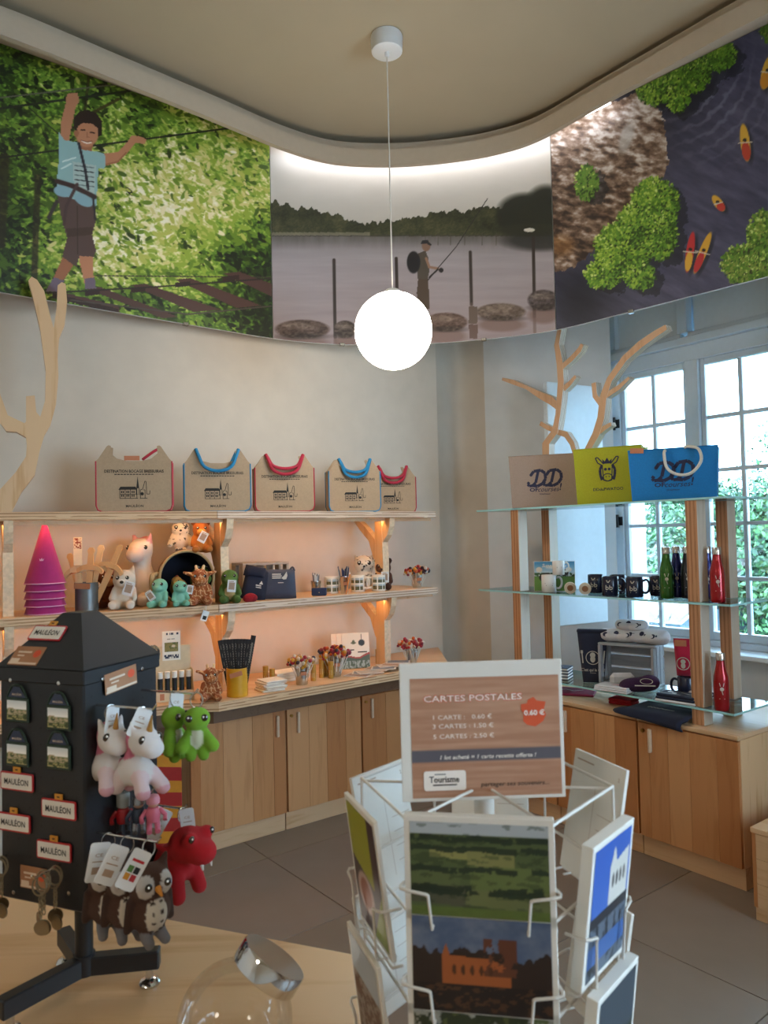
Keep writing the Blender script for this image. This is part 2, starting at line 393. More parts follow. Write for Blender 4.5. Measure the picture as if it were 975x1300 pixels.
EZP = plyedge('ply_edge_pale', 'z', .014, 'dcc3ab', 'ab8a72')
STEEL = mat('steel', 'c9c9c6', .22, 1, .03); CHROME = mat('chrome', 'd8dadc', .08, 1, .01); BRASS = mat('brass', 'b38b4a', .3, 1)
BLACKM = mat('black_metal', '1c1e22', .42, 0, .05, bump=.05); DARK = mat('dark', '16161a', .5); INK = mat('black_ink', '24221f', .7); NAVY = mat('navy_cloth', '171d33', .9, sheen=.05, bump=.2)
PAPER = mat('paper', 'e9e6df', .7, var=.02); CARD = mat('card', 'd9c3a0', .75); RED = mat('red', 'b9202a', .5); CREAM = mat('cream', 'ead9b8', .7)
EYEB = mat('bead_eye', '120c0a', .08, coat=1); EYEW = mat('eye_glint', 'ffffff', .2)
FL = [mat('floor_tile_'+n, c, .42, var=.05, scale=5) for n, c in (('a', '83746a'), ('b', '7f7063'), ('c', '87796c'))]; GROUT = mat('grout', '8f8375', .9)
# ================================================================ the room
def wallseg(name, path, z0, z1, m, th=.12, smooth=False):
    """upright wall along a plan path; the room lies on the right of the path when walking from left to right it is nearer the camera"""
    P = [np.array(p, float) for p in path]; N = len(P); n = []
    for i in range(N):
        d = P[min(i+1, N-1)]-P[max(i-1, 0)]; d /= np.linalg.norm(d); n.append(np.array([-d[1], d[0]]))
    v = []
    for p, q in zip(P, n): v += [(p[0], p[1], z0), (p[0], p[1], z1), (*(p+q*th), z1), (*(p+q*th), z0)]
    f = []
    for i in range(N-1):
        a, b = 4*i, 4*i+4; f += [(a, b, b+1, a+1), (a+1, b+1, b+2, a+2), (a+2, b+2, b+3, a+3), (a+3, b+3, b, a)]
    f += [(0, 1, 2, 3), tuple(4*(N-1)+i for i in (3, 2, 1, 0))]
    return obj(name, G(v, f), m, smooth=smooth, kind='structure')
HC = 3.925
P1 = (.38, 5.17); P2 = (.735, 5.36); WJ = np.array([1.57, 5.25]); UV = np.array([.6, -.8]); VV = np.array([.8, .6])
wl_path = [tuple(p) for p in smooth_path([(-2.7, 3.32), (-1.95, 3.69), (-1.04, 4.115), (.045, 4.935), P1], 8)]
wallseg('wall_left', wl_path, 0, HC, PLASTER, .25, True)
wallseg('wall_niche', smooth_path([P1, (.45, 5.31), (.52, 5.42), (.58, 5.45), (.65, 5.42), P2], 4), 0, HC, PLASTER, .1, True)
wallseg('wall_far', [P2, (1.2, 5.29), (1.6, 5.225)], 0, HC, PLASTER_LIT, .35)
WW = 1.3
wallseg('wall_window', [WJ, WJ+UV*WW], 0, .83, PLASTER_LIT, .3)
wallseg('wall_window_side', [WJ+UV*WW, WJ+UV*2.4], 0, HC, PLASTER_LIT, .3)
wr = WJ+UV*2.4
def vwall(name, a, b, z0, z1, m=PLASTER): wallseg(name, [a, b], z0, z1, m, .15)
vwall('wall_right', wr, (wr[0], 1.4), 0, HC); vwall('wall_right_low', (wr[0], 1.4), (wr[0], -1.4), 0, .9); vwall('wall_right_high', (wr[0], 1.4), (wr[0], -1.4), 2.5, HC); vwall('wall_right_end', (wr[0], -1.4), (wr[0], -3.2), 0, HC)
vwall('wall_back', (wr[0], -3.2), (-2.7, -3.2), 0, HC); vwall('wall_left_end', (-2.7, -3.2), (-2.7, 3.32), 0, HC)
room = [(-2.9, -3.4), (wr[0]+.2, -3.4), (wr[0]+.2, wr[1]), tuple(WJ+UV*.0+VV*.3), (1.5, 5.6), (.3, 5.75), (-.15, 5.2), (-1.1, 4.4), (-2.9, 3.5)]
obj('ceiling', slab(room, HC, HC+.15, 0), CEIL, kind='structure')
fl = obj('floor', slab(room, -.12, -.012, 0), GROUT, kind='structure')
def inside(p, poly):
    c = False
    for i in range(len(poly)):
        (x1, y1), (x2, y2) = poly[i], poly[(i+1) % len(poly)]
        if (y1 > p[1]) != (y2 > p[1]) and p[0] < (x2-x1)*(p[1]-y1)/(y2-y1)+x1: c = not c
    return c
TS = .72; ca, sa = math.cos(math.radians(38)), math.sin(math.radians(38)); tile_me = [mesh('floor_tile', box(TS-.004, TS-.004, .012, .001), m) for m in FL]
for i in range(-12, 13):
    for j in range(-12, 13):
        x, y = (i*TS+.18)*ca-(j*TS+.1)*sa, 1+(i*TS+.18)*sa+(j*TS+.1)*ca
        cs = [(x+a*ca*TS/2-b*sa*TS/2, y+a*sa*TS/2+b*ca*TS/2) for a, b in ((-1, -1), (1, -1), (1, 1), (-1, 1))]
        if all(inside(c, room) for c in cs+[(x, y)]): obj('floor_tile', tile_me[(i*3+j*5) % 3], None, fl, (x, y, -.012), (0, 0, math.radians(38)))
# ---------------------------------------------------------------- mural, cornice and cove light
mp = [np.array(p) for p in smooth_path([(-2.2, 2.89), (-1.67, 3.34), (-1.0, 3.895), (-.6, 4.21), (-.3, 4.358), (.034, 4.414), (.357, 4.392), (.68, 4.31), (.978, 4.168), (1.293, 3.843), (1.74, 3.352), (2.2, 2.848)], 14)]
def offset(path, d):
    out = []; D0 = np.broadcast_to(d, (len(path),))
    for i, p in enumerate(path):
        d = D0[i]
        t = path[min(i+1, len(path)-1)]-path[max(i-1, 0)]; t = t/np.linalg.norm(t); out.append(p+d*np.array([t[1], -t[0]]))
    return out
ML0, ML1 = 2.722, 3.853
flare = .13*np.clip((np.abs(np.arange(len(mp))-len(mp)*.5)/len(mp)*2-.25)/.55, 0, 1)**1.2
lp = offset(mp, .145+flare)
wallseg('trim_1', lp, 3.722, 3.815, LIP, .03, True)
sof = [tuple(p) for p in offset(mp, .104+flare)]+[tuple(p) for p in offset(mp, -.25)][::-1]
obj('trim_2', slab(sof, 3.858, 3.872, 0), LIP, kind='structure')  # soffit board added so the cove light does not leak upward
wallseg('trim_3', offset(mp, .105+flare), 3.80, 3.858, LIP, .012, True)  # riser added to close the cove between lip and soffit
led = [(*p, 3.80) for p in offset(mp, .075)[44:126]]
obj('cove_light', tube(led, .006, 6), glow('cove_led', 'f3f6ff', 9), label='thin white light strip hidden behind the curved cornice above the lake mural', cat='light strip')
arc = np.concatenate([[0], np.cumsum([np.linalg.norm(b-a) for a, b in zip(mp[:-1], mp[1:])])])
def mp_at(s): return np.stack([np.interp(s, arc, [p[0] for p in mp]), np.interp(s, arc, [p[1] for p in mp])], -1)
s_left = arc[14*3]; s_right = arc[14*8]
def mural(name, s0, s1, nx, ny, paint, label):
    s = np.linspace(s0+.002, s1-.002, nx); z = np.linspace(ML0, ML1, ny); SS, ZZ = np.meshgrid(s, z); XY = mp_at(SS)
    P = np.stack([XY[..., 0], XY[..., 1], ZZ], -1).reshape(-1, 3)
    f = [(j*nx+i, j*nx+i+1, (j+1)*nx+i+1, (j+1)*nx+i) for j in range(ny-1) for i in range(nx-1)]
    base = P[nx//2].copy(); px, py = proj(P); c = Canvas(px.reshape(ny, nx), py.reshape(ny, nx), '808080'); paint(c)
    t = thing(name, base, label=label, cat='mural', group='curved photo murals')
    me = mesh('print', G(P-base, f), PRINT); me.polygons.foreach_set('use_smooth', [True]*len(me.polygons)); setcol(me, c.C.reshape(-1, 3)); obj('print', me, None, t)
    bk = offset([mp_at(q) for q in np.linspace(s0+.002, s1-.002, 40)], -.004); b2 = offset(bk, -.012)
    obj('backing_board', slab([tuple(p) for p in bk]+[tuple(p) for p in b2][::-1], ML0, ML1, 0).t((-base[0], -base[1], -base[2])), WHITE, t)
    for q in (.25, .75):
        p = mp_at(s0+(s1-s0)*q); d = mp_at(s0+(s1-s0)*q+.01)-p; obj('clip', box(.03, .02, .02, .003), STEEL, t, (p[0]-base[0], p[1]-base[1], -.012), (0, 0, math.atan2(d[1], d[0])))
    return t
def foliage(c, sc, seed, stops):
    """leaf-like broken tone: ramp over layered noise"""
    n = fbm(c.X/sc, c.Y/sc, seed, 5); lf = fbm(c.X/(sc*.13)+c.Y/(sc*.3), c.Y/(sc*.11), seed+9, 3); q = np.clip(n*.62+lf*.38, 0, 1)
    q = (q-q.min())/(q.max()-q.min()); ps = [s[0] for s in stops]; cs = np.array([rgb(s[1]) for s in stops])
    return q, np.stack([np.interp(q, ps, cs[:, i]) for i in range(3)], -1)
def m_forest(c):
    X, Y = c.X, c.Y
    lightn = np.exp(-(((X-215)/95)**2+((Y-250)/80)**2))*.3+np.exp(-(((X-130)/60)**2+((Y-330)/40)**2))*.2
    n = fbm(X/38, Y/38, 3, 5); ang = X*.8+Y*.6; lf = fbm(ang/7, (Y*.8-X*.6)/3.2, 17, 3); fine = fbm(X/3.2, Y/2.6, 23, 2)
    q = n*.5+lf*.40+fine*.26+lightn-.10
    q = q-.35*np.clip((X-265)/90, 0, 1)*np.clip((Y-255)/60, 0, 1)-.22*np.clip((60-X)/90, 0, 1)
    ps = [.22, .36, .48, .58, .66, .74, .86]; cs = np.array([rgb(h) for h in ('1d2b0c', '385416', '62872a', '93b042', 'c2c66e', 'e4dcab', 'f4eed6')])
    c.C = np.stack([np.interp(q, ps, cs[:, i]) for i in range(3)], -1)
    top = np.clip((190+(X-345)*.35-Y)/60, 0, 1)[..., None]*.35; c.C = c.C*(1-top)+top*c.C*np.array([1.0, 1.25, .6])
    r = np.random.RandomState(5); pal = [rgb(h) for h in ('161f0a', '2a3a10', '455f1a', '688528', '8fa63c', 'b4b95a', 'd3cb86', 'ebe0b6', 'f5edd4')]
    for k in range(5200):
        x, y = r.uniform(-70, 350), r.uniform(30, 432); l = float(np.exp(-(((x-220)/100)**2+((y-255)/85)**2))*.9+np.exp(-(((x-125)/70)**2+((y-330)/45)**2))*.6+np.exp(-(((x-290)/60)**2+((y-190)/40)**2))*.5)
        b = 2.4+3.5*l-1.7*max(0, (x-255)/90)*max(0, (y-260)/60)-1.3*max(0, (70-x)/90)+(fbm(np.array([x/30.]), np.array([y/30.]), 77, 3)[0]-.5)*5+r.normal()*1.15; s = r.uniform(1.6, 4.6)
        dab(c, x, y, s*1.5, s*.62, r.normal(.55, .6), pal[int(np.clip(b, 0, 8))])
    for x, w, y0, y1 in ((3, 12, 200, 310), (45, 8, 225, 365), (110, 4, 95, 140)): c.line([(x+3, y0), (x-2, y1)], w, '2b2214', .75)
    c.line([(118, 143), (150, 126)], 4, '3a2a16', .8)
    for a, b, w, k in (((-60, 131), (150, 107), 2, '5c5a4c'), ((-60, 146), (175, 114), 3, '23261d'), ((-60, 208), (297, 162), 2.4, '1d1f18'), ((120, 350), (347, 352), 1.4, '3d362c')): c.line([a, b], w, k)
    c.line([(37, 137), (74, 170)], 1.4, '20221c')
    # foot bridge of dark planks
    for pts in ([(66, 368), (150, 388), (152, 396), (66, 376)], [(108, 366), (126, 364), (226, 402), (206, 404)], [(166, 362), (184, 360), (280, 393), (246, 396)], [(222, 355), (242, 353), (332, 388), (300, 391)], [(283, 347), (304, 345), (350, 362), (350, 379)]):
        c.poly(pts, '4e3530'); c.poly([(x, y+4) for x, y in pts[:2]]+[(pts[1][0], pts[1][1]+10), (pts[0][0], pts[0][1]+10)], '35231f')
    c.line([(60, 372), (200, 364), (350, 353)], 2, '2f2622'); c.line([(90, 381), (240, 399), (350, 388)], 1.8, '4a403c')
    # the child
    sk, sk2 = 'b97f5f', '9b6447'
    c.poly([(85, 119), (98, 118), (101, 128), (96, 136), (91, 160), (87, 182), (76, 176), (78, 152), (83, 133)], sk); c.ell(92, 125, 7, 7, sk)
    c.poly([(132, 195), (150, 193), (162, 180), (167, 172), (178, 173), (186, 177), (184, 183), (172, 181), (160, 196), (148, 207), (132, 211)], sk); c.line([(134, 209), (150, 205), (160, 194)], 2, sk2)
    c.poly([(80, 326), (96, 332), (88, 345), (80, 356), (74, 366), (63, 368), (68, 352)], sk2); c.poly([(99, 324), (118, 322), (119, 350), (121, 362), (108, 364), (104, 345)], sk)
    c.poly([(68, 352), (82, 356), (76, 370), (58, 370)], '6f6070'); c.poly([(107, 354), (120, 352), (122, 366), (108, 367)], '6f6070')
    c.poly([(72, 244), (96, 250), (121, 262), (122, 280), (117, 298), (122, 318), (119, 326), (101, 325), (97, 339), (79, 326), (85, 302), (78, 276)], '57433e'); c.poly([(84, 290), (118, 288), (117, 298), (86, 301)], '48362f'); c.line([(98, 262), (99, 322)], 1.6, '3e2f29')
    c.poly([(75, 168), (82, 178), (100, 181), (112, 190), (132, 195), (134, 200), (133, 215), (125, 213), (122, 262), (73, 246), (72, 230), (75, 200)], '8fb3b4'); c.poly([(92, 205), (122, 210), (120, 246), (94, 236)], 'a9bcb8')
    for k in range(5): c.line([(95, 210+6*k), (119, 213+6*k)], 1.6, ('6b7c7b', '3e4748')[k % 2])
    c.line([(80, 205), (96, 200)], 2, 'c9dad6'); c.line([(78, 214), (90, 208)], 2, 'c9dad6')
    c.poly([(100, 178), (118, 178), (117, 192), (104, 190)], sk2); c.ell(111, 168, 15, 19, sk, .15); c.ell(97, 169, 3, 5, sk2)
    c.poly([(93, 163), (94, 149), (100, 142), (111, 139), (123, 144), (130, 154), (129, 172), (125, 174), (124, 163), (117, 157), (105, 156), (99, 160), (97, 166)], '2c1f19')
    c.line([(103, 165), (108, 165)], 1.8, '3a2418'); c.line([(115, 168), (120, 169)], 1.8, '3a2418'); c.line([(111, 168), (110, 174), (113, 174)], 1.2, sk2); c.line([(104, 179), (110, 182), (116, 181)], 1.8, 'e6d3c6'); c.line([(103, 178), (110, 180), (117, 179)], .9, '7b3a30')
    c.line([(100, 182), (108, 215), (112, 240)], 3.4, '23202a'); c.line([(72, 230), (92, 236), (120, 250)], 6, '3c2826'); c.ell(80, 243, 12, 7, '86a9b5', .2); c.ell(106, 254, 13, 7, '86a9b5', .5); c.line([(98, 234), (84, 262), (81, 285)], 4, '4a3838'); c.line([(72, 256), (62, 276)], 5, '3c3434'); c.line([(118, 250), (121, 278)], 3, '2f2a2e')
def m_lake(c):
    X, Y = c.X, c.Y; hz = 298
    t = np.clip((Y-180)/110, 0, 1)[..., None]; c.C = rgb('cfccc6')*(1-t)+rgb('b5b0a8')*t; c.C += (fbm(X/60, Y/22, 5)[..., None]-.5)*.05
    tr = 262+np.abs(X-480)*-.06+np.where(X < 480, (X-345)*.16, 20-(X-480)*.09)+fbm(X/7, Y*0+3, 8, 3)*16-6
    w = np.clip((Y-hz)/130, 0, 1)[..., None]; wat = rgb('a09a9f')*(1-w)+rgb('8a7d80')*w; wat = wat+(fbm(X/70, Y/6, 6)[..., None]-.5)*.07
    c.C = np.where((Y > hz)[..., None], wat, c.C)
    _, g = foliage(c, 16, 31, [(0, '1e2016'), (.5, '3a3d28'), (1, '5d5a3e')]); m = ((Y > tr) & (Y < hz+2)).astype(float); c.C = c.C*(1-m[..., None])+g*m[..., None]
    rf = np.exp(-((Y-hz)/16)**2)*(Y > hz)*(.55+.3*fbm(X/5, Y/30, 7)); c.put(rf, '3d3a33', .9)
    c.put(((Y > hz-3)*(Y < hz+1)).astype(float)*(X < 470), 'a59c8b', .5)
    for cx, cy, rx, ry in ((668, 268, 34, 22), (694, 262, 26, 26), (648, 278, 18, 14)): c.ell(cx, cy, rx, ry, '24261d', soft=.35)
    c.ell(685, 305, 45, 13, '2a2a28', soft=.5, a=.85); c.ell(670, 292, 38, 8, '2a2b20', soft=.4)
    for x in (540, 556, 572, 590, 612, 630): c.line([(x, 296), (x, 311)], 1.2, '4d463f', .6)
    c.ell(672, 292, 7, 2.5, 'c7c1b6')
    for x, y0, y1, w in ((424, 330, 428, 4), (503, 328, 392, 4), (597, 320, 386, 4), (677, 302, 402, 4)): c.line([(x, y0), (x+1.5, y1)], w, '332b27'); c.line([(x+1.5, y1), (x+2, y1+26)], w, '5d4d49', .6)
    for cx, cy, rx, ry, k in ((384, 418, 34, 12, '4a3a33'), (438, 418, 14, 11, '3f342f'), (566, 409, 27, 12, '523f37'), (636, 396, 31, 11, '5e5047'), (690, 381, 20, 13, '443b3b')):
        c.ell(cx, cy+ry*1.5, rx*.95, ry*.8, '6a524b', soft=.4, a=.7); c.ell(cx, cy, rx, ry, k); c.ell(cx-rx*.15, cy-ry*.35, rx*.7, ry*.35, '8a7a6d', soft=.8, a=.45); c.ell(cx, cy+ry*.75, rx*.9, ry*.3, '2a211d', soft=.8, a=.6)
        n = fbm(X/4, Y/2.2, 12, 3)-.5; k2 = (((X-cx)/rx)**2+((Y-cy)/ry)**2 < 1)[..., None]; c.C = np.where(k2, c.C+n[..., None]*.3, c.C)
    c.poly([(595, 389), (606, 389), (606, 411), (595, 411)], '5c4e45'); c.poly([(595, 412), (607, 412), (606, 430), (596, 430)], '5b4741')
    # the angler
    c.poly([(531, 352), (543, 352), (545, 375), (545, 392), (531, 392), (529, 372)], '4a3d34'); c.poly([(530, 322), (540, 318), (544, 328), (545, 345), (543, 354), (530, 354)], '4b443c'); c.ell(525, 333, 8.5, 14, '1d1c20'); c.ell(541, 312, 5.5, 7, '7d6151'); c.poly([(534, 310), (536, 305), (543, 305), (548, 311), (546, 312), (541, 309)], '26262a'); c.line([(541, 328), (545, 339), (556, 341)], 3.2, '8a6a57'); c.line([(543, 356), (580, 312), (619, 252)], 1.1, '2c2826'); c.line([(545, 352), (556, 342)], 2, '201d1c'); c.ell(560, 343, 3, 3, '1f1d1d')
def m_river(c):
    X, Y = c.X, c.Y
    r = fbm((X+Y*.35)/26, (Y-X*.5)/7, 41, 4); c.C = rgb('34344a')*(1-r[..., None])+rgb('5b5c76')*r[..., None]; d = np.exp(-((X-800)/70)**2-((Y-130)/80)**2)+np.exp(-((X-735)/50)**2-((Y-385)/60)**2); c.put(d*.8, '15151f')
    rp = np.sin(np.hypot(X-830, Y-60)/2.6+fbm(X/12, Y/12, 5)*5); c.put(np.clip(rp-.3, 0, 1)*np.clip(1-np.hypot(X-905, Y-130)/95, 0, 1), 'a9aec2', .55)
    # rock
    msk = Canvas(X+(fbm(X/9, Y/9, 50)-.5)*12, Y+(fbm(X/9, Y/9, 51)-.5)*12, '000000'); msk.poly([(690, 150), (760, 135), (812, 118), (842, 142), (848, 205), (842, 228), (812, 250), (775, 292), (745, 330), (690, 352)], 'ffffff'); m = msk.C[..., :1]
    n = fbm((X+Y)/13, (Y-X*.4)/6, 60, 5); n2 = np.clip((n-.22)/.55, 0, 1); ps = [0, .35, .6, .8, 1]; cs = np.array([rgb(h) for h in ('33251f', '66503f', '8d7767', 'b4a79e', 'd3cdc8')]); rk = np.stack([np.interp(n2+.15*np.clip((200-Y)/60, -1, 1), ps, cs[:, i]) for i in range(3)], -1)
    c.C = c.C*(1-m)+rk*m; c.ell(795, 175, 8, 20, 'b9b7b4', .3, .7, .5); c.ell(712, 312, 16, 12, 'a06f3c', 0, .5, .8)
    def tree(blobs, seed, hi='8fb03c', lo='243a10'):
        _, g = foliage(c, 11, seed, [(0, lo), (.45, '4d7a1e'), (.75, hi), (1, 'b7c96a')]); wx = X+(fbm(X/6, Y/6, seed+3)-.5)*14; wy = Y+(fbm(X/6, Y/6, seed+4)-.5)*14; q = np.zeros(X.shape, bool)
        for cx, cy, rx, ry in blobs: q |= ((wx-cx)/rx)**2+((wy-cy)/ry)**2 < 1
        sh = np.zeros(X.shape, bool)
        for cx, cy, rx, ry in blobs: sh |= ((wx-cx-12)/rx)**2+((wy-cy-8)/ry)**2 < 1
        c.put(sh*.55, '10121a'); c.C = np.where(q[..., None], g, c.C); r = np.random.RandomState(seed); pal = [rgb(h_) for h_ in (lo, '33501a', '5d8a2c', hi, 'a9c45c', 'c6d783')]
        for cx, cy, rx, ry in blobs:
            for k in range(int(rx*ry*.42)):
                a, d = r.uniform(0, 6.28), math.sqrt(r.rand())*1.06; b = 2.4-1.3*d*math.cos(a-.6)+r.normal()*1.1; dab(c, cx+rx*d*math.cos(a), cy+ry*d*math.sin(a), r.uniform(1, 2.4), r.uniform(.8, 1.7), a, pal[int(np.clip(b, 0, 5))])
    tree([(745, 232, 15, 22)], 70, '6d8c35'); tree([(832, 110, 24, 24), (868, 92, 34, 30), (905, 68, 30, 24), (860, 125, 14, 18)], 71)
    tree([(832, 260, 30, 34), (805, 285, 22, 26), (790, 318, 36, 36), (840, 300, 20, 30), (765, 348, 24, 18), (812, 350, 20, 18)], 72)
    tree([(975, 300, 26, 34), (940, 335, 24, 24), (990, 345, 60, 26), (975, 40, 10, 12)], 73, '7f8f3e', '2e3018')
    for cx, cy, l, w, a, k1, k2 in ((946, 181, 24, 6, 1.45, 'd2a63c', 'b5402c'), (912, 258, 12, 5.5, .95, 'd0a33c', 'b83a30'), (876, 320, 26, 5, 1.72, 'b92f33', 'd2a338'), (892, 321, 28, 5, 1.95, 'cf9f35', 'b62f33'), (974, 92, 22, 7, 1.8, 'd2a63c', 'c1842c'), (1010, 180, 22, 6, 1.2, 'd2a63c', 'b5402c')):
        c.ell(cx+4, cy+3, l, w, '14141c', a, .6, .4); c.ell(cx, cy, l, w, k1, a); dx, dy = math.cos(a)*l*.45, math.sin(a)*l*.45; c.ell(cx+dx, cy+dy, l*.5, w*.9, k2, a); c.ell(cx-dx*.3, cy-dy*.3, 2.6, 2.2, '2a2320', 0); c.line([(cx-dy*.5-3, cy+dx*.5), (cx+dy*.5+3, cy-dx*.5)], 1.2, 'c9c3b4')
mural('mural_panel', arc[0], s_left, 420, 300, m_forest, 'curved photo mural of a child crossing a rope bridge among green leaves')
mural('mural_panel', s_left, s_right, 400, 260, m_lake, 'curved photo mural of an angler by a grey lake behind the globe lamp')
mural('mural_panel', s_right, arc[-1], 420, 300, m_river, 'curved photo mural of kayaks on a dark river seen from above')
# ---------------------------------------------------------------- pendant lamps
def pendant(loc, label):
    t = thing('pendant_lamp', (loc[0], loc[1], HC), label=label, cat='lamp', group='globe lamps')
    obj('ceiling_rose', lathe([(0, 0), (.072, 0), (.075, -.01), (.072, -.075), (.066, -.08), (.012, -.08), (.01, -.1), (0, -.1)][::-1], 28), WHITE, t, smooth=True)
    L = HC-loc[2]; obj('cord', tube([(0, 0, -.08), (0, 0, -L+.16)], .0032, 8), mat('lamp_cord', 'd8d4cc', .6), t)
    obj('cord_grip', cyl(.05, .02, 20, .03), WHITE, t, (0, 0, -L+.17), smooth=True)
    obj('globe', ball(.178, n=40), GLOBE, t, (0, 0, -L), smooth='all'); return t
GLOBE = glow('lit_opal_glass', 'fff3e2', 9)
pendant((.062, 3.45, 2.541), 'white glowing globe lamp hanging in front of the lake mural')
pendant((-1.3, -.6, 2.541), 'added unseen globe lamp behind the viewer, brightening the sales counter')  # fill lamp added behind the viewer to brighten the room
pendant((1.6, -.9, 2.541), 'added unseen globe lamp behind the viewer, near the added side window')  # another added lamp, out of view, for warm fill
# ---------------------------------------------------------------- window: local x along the wall, -y into the room
WRZ = math.atan2(-.8, .6)
win = thing('window_1', (WJ[0], WJ[1], 0), WRZ, kind='structure')
def wbar(name, x0, x1, z0, z1, d=.05, y=0, m=WINP, b=.004): return obj(name, box(x1-x0, d, z1-z0, b), m, win, ((x0+x1)/2, y+.12, z0))
wbar('window_frame', -.02, .05, .86, 2.78, .09); wbar('window_frame', 1.2, WW+.02, .86, 2.78, .09); wbar('window_frame', .05, 1.2, 2.68, 2.78, .09); wbar('window_frame', .05, 1.2, .86, .9, .09)
wbar('mullion', .555, .645, .9, 2.68, .07, -.02)
for x0, x1, cx in ((.05, .555, .298), (.645, 1.15, .898)):
    wbar('sash_stile', x0, x0+.03, .9, 2.68); wbar('sash_stile', x1-.03, x1, .9, 2.68); wbar('sash_rail', x0+.03, x1-.03, .9, .952); wbar('sash_rail', x0+.03, x1-.03, 2.64, 2.68)
    wbar('glazing_bar', cx-.013, cx+.013, .952, 2.64, .035)
    for k in range(1, 5): wbar('glazing_bar', x0+.03, x1-.03, .952+.3376*k-.012, .952+.3376*k+.012, .034)
    for k in range(5):
        for a, b in ((x0+.03, cx-.013), (cx+.013, x1-.03)):
            obj('pane', box(b-a, .004, .31), WPANE if 'WPANE' in globals() else globals().setdefault('WPANE', clear('window_pane', (.93, .98, 1), .04)), win, ((a+b)/2, .125, .966+.3376*k))
wbar('window_frame', 1.15, 1.2, .9, 2.68, .06)
wbar('window_ledge', -.02, WW+.02, 2.78, 2.83, .13, -.02)
for x0, x1 in ((-.02, .52), (.57, 1.32)):
    wbar('upper_panel', x0+.02, x1-.02, 2.87, HC, .03, .03, SHUT); wbar('panel_moulding', x0, x1, 2.83, 2.87, .06)
wbar('panel_post', .5, .57, 2.87, HC, .07)
obj('light_stop_board', box(1.75, .04, HC-2.79), WINP, win, (.62, .24, 2.785))  # unseen board added behind the panels to stop sky light leaking in
for x in (-.02, 1.3): wbar('panel_post', x, x+.04, 2.87, HC, .07)
obj('window_sill', box(WW+.1, .26, .03, .006), WHITE, win, (WW/2, -.0, .83))
for z in (1.12, 1.62, 2.3): obj('hinge', cyl(.009, .09, 10), DARK, win, (.02, .05, z)); obj('hinge_plate', box(.035, .004, .06), DARK, win, (.03, .072, z+.015))
obj('reveal', box(.012, .3, 1.95), WINP, win, (-.028, .29, .86)); 
# the open shutter: from the jamb into the room
sA = np.array([1.50, 5.17]); sB = np.array([1.075, 4.93]); sd = sB-sA; sh = thing('window_shutter', (*sA, .985), math.atan2(sd[1], sd[0]), label='open pale blue-white shutter folded back beside the window', cat='shutter')
SL = float(np.linalg.norm(sd)); obj('shutter_leaf', box(SL, .03, 1.6, .004), SHUT, sh, (SL/2, 0, 0))
for x0, x1, z0, z1 in ((0, SL, 0, .05), (0, SL, 1.55, 1.6), (0, .05, .05, 1.55), (SL-.05, SL, .05, 1.55)): obj('shutter_rail', box(x1-x0-.004, .012, z1-z0-.004, .002), SHUT, sh, ((x0+x1)/2, -.021, z0+.002))
for z in (.15, 1.35): obj('hinge', cyl(.009, .09, 10), DARK, sh, (-.01, .01, z))
# window opening added out of view for cool fill light, behind the right shoulder
w2 = thing('fill_window', (wr[0], 0, 0), math.radians(-90), kind='structure')
for x in (-1.4, -.7, 0, .7, 1.4): obj('window_frame', box(.06, .06, 1.6, .004), WINP, w2, (x, .06, .9))
for z in (.9, 1.7, 2.45): obj('window_frame', box(2.8, .05, .05, .004), WINP, w2, (0, .06, z))
# ---------------------------------------------------------------- outside
GRASS = mat('lawn', '35502a', .95, var=.2, scale=.6)
obj('ground', box(300, 300, .2), GRASS, None, (20, 155, -3.2), kind='structure')
def tree(loc, R, n, seed, label, trunk=3.0, cols=('274a2c', '3a633c', '557f4e', '1c3a26')):
    r = np.random.RandomState(seed); t = thing('broadleaf_tree', loc, label=label, cat='tree', group='trees outside the window')
    cl = [(r.normal(size=3)*np.array([.42, .42, .34])*R, R*r.uniform(.3, .5)) for _ in range(26)]; v, f, c = [], [], []
    for i in range(n):
        cc, cr = cl[i % len(cl)]; d = r.normal(size=3); d /= np.linalg.norm(d); p = cc+d*cr*r.uniform(.75, 1.05); a = r.normal(size=3); a -= d*(a@d)*.6; a /= np.linalg.norm(a); b = np.cross(a, d+r.normal(size=3)*.4); b /= np.linalg.norm(b); s = r.uniform(.04, .08)
        v += [p-a*s, p-b*s*.5, p+a*s, p+b*s*.5]; k = 4*i; f.append((k, k+1, k+2, k+3)); c += [rgb(cols[r.randint(4)])]*4
    me = mesh('foliage', G(v, f), vcol('leaf_tone_%d' % seed, .5)); setcol(me, c); obj('foliage', me, None, t, (0, 0, trunk+R*.6))
    obj('trunk', tube([(0, 0, -.05), (.05, 0, trunk*.6), (-.05, .05, trunk+R*.6)], [.28, .2, .12], 10), mat('bark', '5d4d3e', .95, bump=.4), t, smooth=True)
    for k in range(5): obj('branch', tube([(0, 0, trunk*.7), tuple(np.array(cl[k][0])*.6+np.array([0, 0, trunk+R*.5]))], [.12, .04], 6), bpy.data.materials['bark'], t)
    return t
tree((7.15, 14.0, -3), 2.35, 34000, 3, 'tall leafy tree outside, filling the right window sash', 2.5)
tree((7.1, 19.6, -3), 2.3, 22000, 4, 'leafy tree standing farther off behind the white roof outside', 1.7)
tree((12.6, 17.0, -3), 2.9, 13000, 5, 'broad tree at the far right beyond the window', 3.0)
tree((10.8, 25.5, -3), 3.0, 10000, 6, 'round tree between the two nearer trees outside', 1.6)
h = thing('outbuilding', (4.1, 12.2, -3.1), WRZ, label='low white building with a tiled eave outside the left window sash', cat='building')
obj('wall', box(3.3, 2.9, 3.38), mat('lime_wall', '5d6a78', .9, bump=.2, var=.06, scale=3), h, (-1.0, 1.5, 0))
